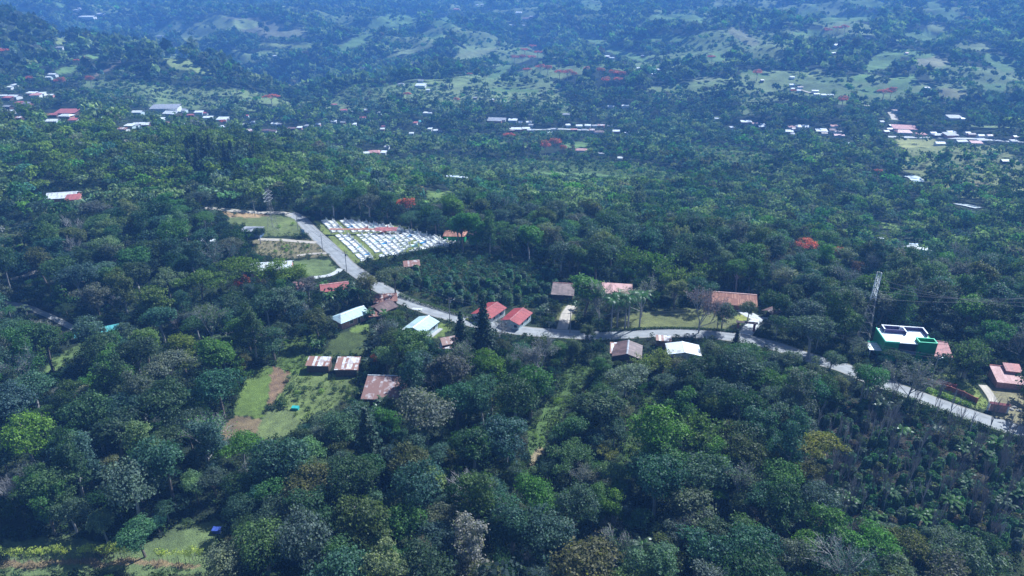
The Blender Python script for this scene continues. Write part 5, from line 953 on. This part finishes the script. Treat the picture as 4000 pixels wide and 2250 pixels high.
# coffee rows and the plantation
cof = []
for (x0, x1, y0, y1, sp) in ((1480, 2185, 1005, 1215, 2.3), (3150, 4010, 1560, 2185, 1.8)):
    c4 = [at(a, b_) for a in (x0, x1) for b_ in (y0, y1)]; ax_, bx_ = min(c.x for c in c4), max(c.x for c in c4); ay_, by_ = min(c.y for c in c4), max(c.y for c in c4)
    for u in np.arange(ax_, bx_, sp):
        for v in np.arange(ay_, by_, sp * .8): cof.append((u + random.uniform(-.9, .9), v + random.uniform(-.9, .9)))
cof = np.array(cof); cz_ = terrain(cof[:, 0], cof[:, 1]); a, b_, _ = project(cof[:, 0], cof[:, 1], cz_); k_ = lookup(CLS, a, b_); cofl = []
for i in range(len(cof)):
    if k_[i] not in (3, 4) or (k_[i] == 4 and random.random() < .08): continue
    x, y = cof[i]
    if not offroad(x, y, .6) or not free(x, y, .5, .6): continue
    s_ = random.uniform(.65, 1.25) * (1.5 if k_[i] == 3 else 1.1)
    cofl.append((-s_ / math.hypot(x, y), x, y, float(cz_[i]), s_, k_[i]))
cofl.sort(); random.seed(5)
COFC = [('dark', (.035, .08, .04)), ('blue green', (.05, .1, .07)), ('grey', (.075, .085, .07))]
for i, (_, x, y, z, s_, k) in enumerate(cofl):
    cn, cc = random.choice(COFC) if k == 4 else random.choice(COFC[:2]); cc = tuple(v * random.uniform(.8, 1.3) for v in cc)
    if i < 285: plant('coffee', (x, y, z - .05), s_, cc, cname=cn)
    else: REST.append((x, y, z, s_ * 1.05, 'coffee', cc))
# bushes on open slopes and lawns
nb = 0
X = rng.uniform(-260, 260, 9000); Y = rng.uniform(85, 330, 9000); Z = terrain(X, Y); a, b_, _ = project(X, Y, Z); k_ = lookup(CLS, a, b_)
for i in range(9000):
    if nb >= 240: break
    if not (0 < a[i] < 4000 and 0 < b_[i] < 2250): continue
    pr = {2: .9, 5: .5, 1: .04, 7: .9}.get(int(k_[i]), 0)
    if random.random() > pr or lookup(CEM, a[i:i + 1], b_[i:i + 1])[0]: continue
    x, y = float(X[i]), float(Y[i]); s_ = random.uniform(.35, .95)
    if not offroad(x, y, .8) or not free(x, y, s_ * 1.2, .7): continue
    cn, cc = random.choice([('yellow green', (.13, .2, .04)), ('pale green', (.12, .16, .08)), ('dark green', (.04, .07, .03))]); plant('bush', (x, y, float(Z[i])), s_, cc, cname=cn); put(x, y, s_); nb += 1

# ------------------------------------------------------------------ the forest that nobody could count
def base_lod(kind, n_, size, sub):
    Q, C = crown(rng, sub, n_, size, max(12, n_ // 4)); q_ = Q.reshape(-1, 4, 3)
    if len(q_) > n_: q_ = q_[rng.permutation(len(q_))[:n_]]
    return q_
def merge(name, items, lods, label_kind='stuff'):
    """items: x y z radius tint; lods: list of (n,4,3) crowns of 4.1 m radius"""
    A = np.array([[i[0], i[1], i[2], i[3]] for i in items]); T = np.array([i[4] for i in items]); lod = rng.integers(0, len(lods), len(A)); V_ = []; C_ = []
    for k, base in enumerate(lods):
        s_ = A[lod == k]; t_ = T[lod == k]
        if not len(s_): continue
        an = rng.uniform(0, 6.28, len(s_)); c_, n2 = np.cos(an)[:, None, None], np.sin(an)[:, None, None]; sc_ = (s_[:, 3] / 4.1)[:, None, None]; hz = rng.uniform(.85, 1.3, len(s_))[:, None, None]
        bx, by, bz = base[None, ..., 0], base[None, ..., 1], base[None, ..., 2]
        o_ = np.stack([(bx * c_ - by * n2) * sc_ + s_[:, 0][:, None, None], (bx * n2 + by * c_) * sc_ + s_[:, 1][:, None, None], bz * sc_ * hz + s_[:, 2][:, None, None] - .3], -1); V_.append(o_.reshape(-1, 3).astype(np.float32)); t_ = t_ * (1.3 if name == 'coffee_plantation' else 1); C_.append(np.repeat(t_, len(base), 0))
    V_ = np.concatenate(V_); C_ = np.concatenate(C_); o_ = ob(name, qmesh(name, V_, M['leaffar'], C_)); o_['kind'] = 'stuff'; print(name, len(items), 'plants', len(C_), 'leaves'); return o_
subs = ['round', 'round', 'umbrella', 'tier', 'round']
L1 = [base_lod(0, 620, .55, s_) for s_ in subs]; L2 = [base_lod(0, 290, .8, s_) for s_ in subs]; L3 = [base_lod(0, 95, 1.4, s_) for s_ in subs]; L4 = [base_lod(0, 26, 3.0, s_) for s_ in ('round', 'round', 'tier')]
BU = []
for _ in range(4):
    Q, C = crown(rng, 'bush', 120, .34, 40); q_ = Q.reshape(-1, 4, 3); BU.append(q_ * 3.0)      # bush 1.37 m -> normalised radius 4.1
allf = [(x, y, z, r_ * (1 if k != 'tall' else 1.2), c_) for x, y, z, r_, k, c_ in REST if k != 'coffee']
merge('forest', allf, L1) if allf else None
cofr = [(x, y, z, r_, c_) for x, y, z, r_, k, c_ in REST if k == 'coffee']
if cofr: merge('coffee_plantation', cofr, BU)
def far_trees(D0, D1, n_, rmin, rmax, k):
    rr_ = np.sqrt(rng.uniform(D0 ** 2, D1 ** 2, n_)); aa_ = rng.uniform(R(-43), R(43), n_); X = rr_ * np.sin(aa_); Y = rr_ * np.cos(aa_); Z = terrain(X, Y); ok = inframe(X, Y, Z, 120); X, Y, Z, rr_ = X[ok], Y[ok], Z[ok], rr_[ok]
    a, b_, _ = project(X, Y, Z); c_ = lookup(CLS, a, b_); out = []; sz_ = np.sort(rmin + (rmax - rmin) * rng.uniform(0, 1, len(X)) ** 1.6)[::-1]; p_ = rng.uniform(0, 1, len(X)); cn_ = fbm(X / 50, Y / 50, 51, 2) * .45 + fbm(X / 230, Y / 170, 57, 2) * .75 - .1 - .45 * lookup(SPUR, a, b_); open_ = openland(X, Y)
    sz_ = np.where((c_ == 2) | (c_ == 5), sz_ * .42, sz_); sz_ = np.where(open_, sz_ * .7, sz_); ux, uy = Y / rr_, -X / rr_
    kv = np.zeros((3, len(X)), bool)
    for j, f_ in enumerate((1.0, .6, .35)):
        for hq in (.3, .6, .85, 1.05):
            for wq in (-.7, .7): r_ = sz_ * f_; ta, tb, _ = project(X + ux * r_ * wq, Y + uy * r_ * wq, Z + r_ * 2.25 * hq); kv[j] |= lookup(KEEP, ta, tb)
    kb = lookup(KEEP, a, b_)
    for i in range(len(X)):
        c = c_[i]; q_ = p_[i]
        if c == 1:
            if q_ > .035: continue
        elif c in (2, 5) and q_ > .6: continue
        elif c == 6 and q_ > .2: continue
        elif open_[i] and c == 0 and q_ > .2: continue
        r_ = float(sz_[i])
        if not (c == 1 and q_ < .03):
            if kb[i]: continue
            if kv[0][i]:
                if not kv[1][i]: r_ *= .6
                elif not kv[2][i]: r_ *= .35
                else: continue
        x, y = float(X[i]), float(Y[i])
        if rr_[i] < 1000 and not offroad(x, y, r_ * .4): continue
        if not free(x, y, r_, k): continue
        put(x, y, r_)
        px_, py_ = float(a[i]), float(b_[i]); cn, cc = pick_col()
        if px_ < 1250 and 440 < py_ < 780 and q_ * 55 % 1 < .5: cc = random.choice([(.05, .082, .02), (.068, .1, .022), (.045, .075, .02)])
        elif random.random() < .3: cc = (.085, .115, .06)
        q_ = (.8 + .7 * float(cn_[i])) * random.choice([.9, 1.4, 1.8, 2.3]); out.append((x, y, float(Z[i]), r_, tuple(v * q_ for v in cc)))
    return out
FLW = [(2050, 205, 26), (2080, 190, 24), (2100, 215, 26), (2075, 235, 26), (2040, 235, 22), (2010, 235, 18), (2140, 280, 22), (2110, 275, 20), (2060, 285, 16), (2185, 295, 22), (2215, 298, 24), (2240, 305, 18), (2345, 290, 22), (2400, 300, 24), (2430, 305, 22), (2365, 328, 22), (2410, 325, 18), (2290, 280, 14), (1833, 292, 10), (2130, 590, 26), (2170, 578, 30), (2200, 590, 20), (1990, 545, 22), (2060, 590, 16), (1060, 395, 34), (355, 328, 18), (117, 315, 14), (10, 215, 22), (1785, 398, 14), (3270, 120, 34), (3230, 130, 20), (3300, 118, 16), (2957, 300, 22), (3290, 408, 22), (3450, 375, 22), (3480, 370, 18), (3100, 357, 10), (3425, 685, 20), (1590, 375, 14), (1510, 415, 10), (240, 335, 18), (870, 480, 14), (300, 240, 10), (2780, 235, 14)]
for px_, py_, rp in FLW:
    l_ = at_h(px_, py_, 5); S = math.dist(l_, (0, 0, CAMH)); s_ = min(rp * S / F / 4.2, 2.3); plant('flower', l_, s_, (.08, .08, .06), sz=min(s_, 1.6), ground='far'); put(l_.x, l_.y, s_ * 3.5)
    KEEP |= (np.abs(PXg - px_) < rp * .7) & (np.abs(PYg - py_) < rp * .6)
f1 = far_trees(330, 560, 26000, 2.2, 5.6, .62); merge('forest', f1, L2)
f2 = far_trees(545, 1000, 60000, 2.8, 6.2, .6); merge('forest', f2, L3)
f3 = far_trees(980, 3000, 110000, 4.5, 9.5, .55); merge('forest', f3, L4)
# low growth filling the forest floor and the scrub
X = rng.uniform(-290, 290, 60000); Y = rng.uniform(78, 350, 60000); Z = terrain(X, Y); ok = inframe(X, Y, Z, 60); X, Y, Z = X[ok], Y[ok], Z[ok]; a, b_, _ = project(X, Y, Z); k_ = lookup(CLS, a, b_); kp = lookup(KEEP, a, b_); ug = []
for i in range(len(X)):
    x, y = float(X[i]), float(Y[i]); k = k_[i]
    if k == 1 or (k == 4 and random.random() < .4) or (kp[i] and k not in (2, 5, 7)): continue
    if not offroad(x, y, .5): continue
    r_ = random.uniform(.6, 1.5) if k in (0, 7) else random.uniform(.35, .8)
    cc = random.choice([(.035, .06, .03), (.05, .09, .035), (.06, .08, .045), (.045, .09, .05)]) if k in (0, 3) else (random.choice([(.09, .09, .085), (.06, .08, .05), (.1, .08, .06)]) if k == 4 else random.choice([(.08, .13, .05), (.09, .12, .07), (.12, .18, .04), (.07, .11, .05)]))
    if k == 4: r_ *= .7
    ug.append((x, y, float(Z[i]) + .2, r_, cc))
BU2 = [q_[rng.permutation(len(q_))[:48]] for q_ in BU]; merge('undergrowth', ug, BU2)
# ------------------------------------------------------------------ poles, wires, tower, sign, vehicle
def upole(px_, py_, h=9, lamp=False, tr=False, label=''):
    l_ = at(px_, py_); r_ = empty('utility_pole', l_, R(30)); tag(r_, label, 'utility pole'); MB().tube((0, 0, -1), (0, 0, h), .17, .11, 8).build('pole', M['pole'], r_)
    MB().box(-1.1, 1.1, -.06, .06, h - .9, h - .78).build('crossarm', M['wood'], r_)
    for x_ in (-1, 0.05, 1): MB().tube((x_, 0, h - .78), (x_, 0, h - .55), .05, .04, 6).build('insulator', M['trim'], r_)
    if tr: MB().tube((.35, 0, h - 2.3), (.35, 0, h - 1.4), .26, .26, 10).build('transformer', M['steel'], r_)
    if lamp: MB().tube((0, 0, h - 1.6), (1.6, -.3, h - 1.2), .04, .04, 5).box(1.4, 2.0, -.42, -.2, h - 1.28, h - 1.15).build('lamp_arm', M['steel'], r_)
    return l_ + Vector((0, 0, h - .6))
PO = [upole(1165, 902, 9, label='dark pole at the upper end of the cemetery road'), upole(1262, 988, 8.5, label='pole where the dirt path meets the cemetery road'), upole(1355, 1062, 9, tr=True, label='pole with double crossarm beside the cemetery road'),
      upole(1757, 1252, 9, lamp=True, tr=True, label='pole with lamp arm and transformer in front of the pale blue house'), upole(2226, 1302, 8.5, label='pole at the field entrance by the palms'), upole(2800, 1290, 8.5, tr=True, label='pole near the timber gate arch'), upole(3185, 1375, 8.5, label='pole beside the road beyond the gate arch'), upole(3633, 1502, 10, lamp=True, label='tall pole rising beside the brick garden wall')]
PB = upole(997, 845, 8, label='pale pole by the upper dirt road')
def wire(a, b_, sag, r_=.035, label='thin overhead line', name='power_line'):
    m_ = MB(); prev = None; k = 14
    for i in range(k + 1): 
        t_ = i / k; p_ = a.lerp(b_, t_) - Vector((0, 0, sag * 4 * t_ * (1 - t_)))
        if prev is not None: m_.tube(prev, p_, r_, r_, 3)
        prev = p_
    return tag(m_.build(name, M['wire']), label, 'power line', 'overhead lines')
for i in range(len(PO) - 1):
    for k, off in enumerate((-.9, .9)):
        d_ = (PO[i + 1] - PO[i]).normalized(); s_ = Vector((-d_.y, d_.x, 0)) * off; wire(PO[i] + s_, PO[i + 1] + s_, 1.0, .03, 'thin black overhead line strung between the roadside poles')
wire(PB, at(760, 812) + Vector((0, 0, 8)), .8, .04, 'thin line leaving the pale pole by the upper dirt road'); wire(PO[0], PB, .8, .03, 'thin line crossing the lawn to the pale pole')
def tower(px_, py_, h, w, rz, label, hm=None):
    l_ = at(px_, py_); r_ = empty('transmission_tower', l_, rz); tag(r_, label, 'transmission tower'); th = .06
    def wd(z): return w * (1 - .8 * min(1, z / (h * .72))) + (.0 if z < h * .72 else 0) + .3
    lv = [h * q_ for q_ in (0, .16, .31, .44, .55, .65, .73, .81, .89, 1)]
    def seg(z0, z1, mat, nm):
        m_ = MB()
        for a, b_ in zip(lv[:-1], lv[1:]):
            if b_ <= z0 or a >= z1: continue
            wa, wb = wd(a), wd(b_); ca = [(-wa, -wa, a), (wa, -wa, a), (wa, wa, a), (-wa, wa, a)]; cb = [(-wb, -wb, b_), (wb, -wb, b_), (wb, wb, b_), (-wb, wb, b_)]
            for i in range(4): j = (i + 1) % 4; m_.tube(ca[i], cb[i], th, th, 4); m_.tube(ca[i], cb[j], .035, .035, 3); m_.tube(ca[j], cb[i], .035, .035, 3); m_.tube(cb[i], cb[j], .035, .035, 3)
        return m_.build(nm, mat, r_)
    seg(0, h * .64, M['pole'], 'lattice_legs'); seg(h * .64, h, hm or M['whitepaint'], 'lattice_head')
    tips = []
    for z in (h * .73, h * .81, h * .89):
        for s_ in (-1, 1): m_ = MB().tube((0, 0, z), (s_ * 3.2, 0, z + .5), .05, .04, 4).tube((0, 0, z + 1.6), (s_ * 3.2, 0, z + .5), .06, .04, 4); m_.build('arm', M['whitepaint'], r_); tips.append(Vector((l_.x + s_ * 3.2 * math.cos(rz), l_.y + s_ * 3.2 * math.sin(rz), l_.z + z - .2)))
    global KEEPsoft
    return l_, tips
tl, tips = tower(3365, 1352, 26, 1.7, R(70), 'tall lattice transmission tower with white painted head above the road'); landmark('the transmission tower', tl)
tl2, tips2 = tower(1068, 905, 20, 1.5, R(70), 'faint lattice transmission tower standing on the lawn by the cemetery', M['pole'])
for i in (0, 1, 3, 5): wire(tips[i], tips2[i], 9, .045, 'long high line sagging between the two lattice towers')
for i in (0, 1, 3, 5): wire(tips[i], tips[i] + Vector((260, -60, -30)) if False else at(4300, 1330 + i * 25) + Vector((0, 0, 22)), 4, .05, 'high line leaving the white headed tower towards the far right slope')
l_ = at(1184, 922); sg = empty('signboard', l_, R(-35)); tag(sg, 'small pale blue signboard at the edge of the cemetery road', 'signboard'); MB().box(-1.3, 1.3, -.04, .04, 1.6, 3.3).build('panel', M['wall_slate'], sg); MB().box(-1.2, 1.2, -.06, -.043, 1.7, 3.2).build('face', M['roof_bluish'], sg)
for x_ in (-1.1, 1.1): MB().tube((x_, .08, -.4), (x_, .08, 3.2), .06, .06).build('post', M['wood'], sg)
l_ = at(1584, 1300); car = empty('parked_car', l_, R(60)); tag(car, 'small white car parked at the corner of the pale blue house', 'car')
prof = [(-2.0, .35), (-2.0, .8), (-1.15, .95), (-.65, 1.42), (.75, 1.45), (1.35, .98), (2.0, .85), (2.05, .4)]; b_ = MB(); n_ = len(prof)
b_.poly([(x_, -.8, z_) for x_, z_ in prof]); b_.poly([(x_, .8, z_) for x_, z_ in reversed(prof)])
for i in range(n_): j = (i + 1) % n_; b_.quad((prof[i][0], -.8, prof[i][1]), (prof[i][0], .8, prof[i][1]), (prof[j][0], .8, prof[j][1]), (prof[j][0], -.8, prof[j][1]))
b_.build('body', M['carpaint'], car)
for s_ in (-1, 1): MB().quad((-1.0, s_ * .805, .98), (1.15, s_ * .805, .98), (.7, s_ * .805, 1.36), (-.6, s_ * .805, 1.36)).build('window', M['glass'], car)
MB().quad((1.3, -.7, 1.03), (1.3, .7, 1.03), (.82, .65, 1.43), (.82, -.65, 1.43)).build('windscreen', M['glass'], car)
for x_ in (-1.25, 1.3):
    for s_ in (-1, 1): MB().tube((x_, s_ * .62, .32), (x_, s_ * .83, .32), .32, .32, 14).poly([(x_ + .32 * math.cos(a), s_ * .83, .32 + .32 * math.sin(a)) for a in np.linspace(0, 6.28, 15)[:-1]]).build('wheel', M['tyre'], car)
# stones in the pasture and yard
for a, b__ in ((3935, 1590), (3950, 1600), (3962, 1592), (3980, 1605), (2320, 2090)):
    l_ = at(a, b__); m_ = bpy.data.meshes.new('boulder'); import bmesh; bm = bmesh.new(); bmesh.ops.create_icosphere(bm, subdivisions=2, radius=random.uniform(.4, .8))
    for v in bm.verts: v.co *= random.uniform(.8, 1.15)
    bm.to_mesh(m_); bm.free(); m_.materials.append(M['rock']); o_ = ob('boulder', m_, None, l_); o_.scale = (1.2, 1, .7); tag(o_, 'grey boulder lying in the stony yard beside the tiled gateway' if a > 3000 else 'pale boulder on the sandy path in the lower forest', 'boulder', 'yard boulders' if a > 3000 else None)

# ------------------------------------------------------------------ labels that single out
ORD = ['closest', 'second closest', 'third closest', 'fourth closest', 'fifth closest', 'sixth closest', 'seventh closest', 'eighth closest', 'ninth closest', 'tenth closest', 'eleventh closest', 'twelfth closest', 'thirteenth closest', 'fourteenth closest', 'fifteenth closest', 'sixteenth closest', 'seventeenth closest', 'eighteenth closest', 'nineteenth closest', 'twentieth closest']
def pj(v): a, b_, _ = project(np.array(v.x), np.array(v.y), np.array(v.z)); return float(a), float(b_)
bk = {}
for o_, desc, loc, g_ in ITEMS:
    S_ = FARL if g_ == 'far' else (CEML if g_ == 'cem' else LM)
    n_, l_ = min(S_, key=lambda q_: (q_[1].xy - loc.xy).length); a, b_ = pj(loc); c_, d_ = pj(l_); dx, dy = a - c_, b_ - d_
    rel = ('in front of' if dy > 0 else 'behind') if abs(dy) > abs(dx) * .45 else ('to the east of' if dx > 0 else 'to the west of')
    rel = {'to the east of': 'past', 'to the west of': 'before'}.get(rel, rel)
    if rel in ('past', 'before'): rel = 'sunward of' if dx > 0 else 'shadeward of'
    bk.setdefault((desc, rel, n_), []).append(((loc.xy - l_.xy).length, o_))
RELT = {'sunward of': 'right of', 'shadeward of': 'left of'}
for (desc, rel, n_), lst in bk.items():
    lst.sort(key=lambda q_: q_[0]); rel = RELT.get(rel, rel)
    for i, (_, o_) in enumerate(lst):
        o_['label'] = f'{desc} {rel} {n_}' + (', ' + (ORD + [str(j_ + 1) + 'th closest' for j_ in range(20, 400)])[i] if len(lst) > 1 else '')

# ------------------------------------------------------------------ air, light, camera
sv = Vector((math.sin(SUN_AZ) * math.cos(SUN_EL), math.cos(SUN_AZ) * math.cos(SUN_EL), math.sin(SUN_EL)))
ld = bpy.data.lights.new('sun', 'SUN'); ld.energy = 5.0; ld.angle = R(.5); ld.color = (.84, .93, 1.0); lo = bpy.data.objects.new('sun', ld); col.objects.link(lo); lo.rotation_euler = sv.to_track_quat('Z', 'Y').to_euler()
w = bpy.data.worlds.new('World'); scene.world = w; w.use_nodes = True; nt = w.node_tree; bg = nt.nodes['Background']; sk = nt.nodes.new('ShaderNodeTexSky'); sk.sky_type = 'NISHITA'; sk.sun_disc = False; sk.sun_elevation = SUN_EL; sk.sun_rotation = SUN_AZ; sk.altitude = 1000
nt.links.new(sk.outputs[0], bg.inputs[0]); bg.inputs[1].default_value = .06
hz = MB().box(-5700, 5700, -5600, 5700, -200, 600).build('haze', None) if False else None
me = bpy.data.meshes.new('haze'); q_ = MB().box(-5700, 5700, -1500, 5700, float(GZ.min()) - 2, max(float(GZ.max()), CAMH) + 25); me.from_pydata(q_.v, [], q_.f); me.update(); hz = ob('haze', me); hz['kind'] = 'stuff'
m = bpy.data.materials.new('haze'); m.use_nodes = True; nt = m.node_tree; nt.nodes.clear(); o = nt.nodes.new('ShaderNodeOutputMaterial'); pv = nt.nodes.new('ShaderNodeVolumePrincipled'); pv.inputs['Color'].default_value = (.16, .42, 1, 1); pv.inputs['Density'].default_value = .00031; pv.inputs['Anisotropy'].default_value = 0
nt.links.new(pv.outputs[0], o.inputs['Volume']); me.materials.append(m)
cd_ = bpy.data.cameras.new('camera'); cd_.sensor_width = 36; cd_.lens = 24.0; cd_.clip_start = .5; cd_.clip_end = 12000; co = bpy.data.objects.new('camera', cd_); col.objects.link(co); co.location = (0, 0, CAMH); co.rotation_euler = (R(90) - PITCH, 0, 0); scene.camera = co
vs_ = scene.view_settings; vs_.view_transform = 'Standard'; vs_.look = 'None'; vs_.exposure = .95; vs_.gamma = 1
scene.cycles.max_bounces = 6; scene.cycles.diffuse_bounces = 2; scene.cycles.glossy_bounces = 2; scene.cycles.transmission_bounces = 3; scene.cycles.volume_bounces = 1; scene.cycles.use_denoising = True
print('COUNT', COUNT, 'items', len(ITEMS), 'graves', len(graves), 'near', len(NEAR), 'rest', len(REST))
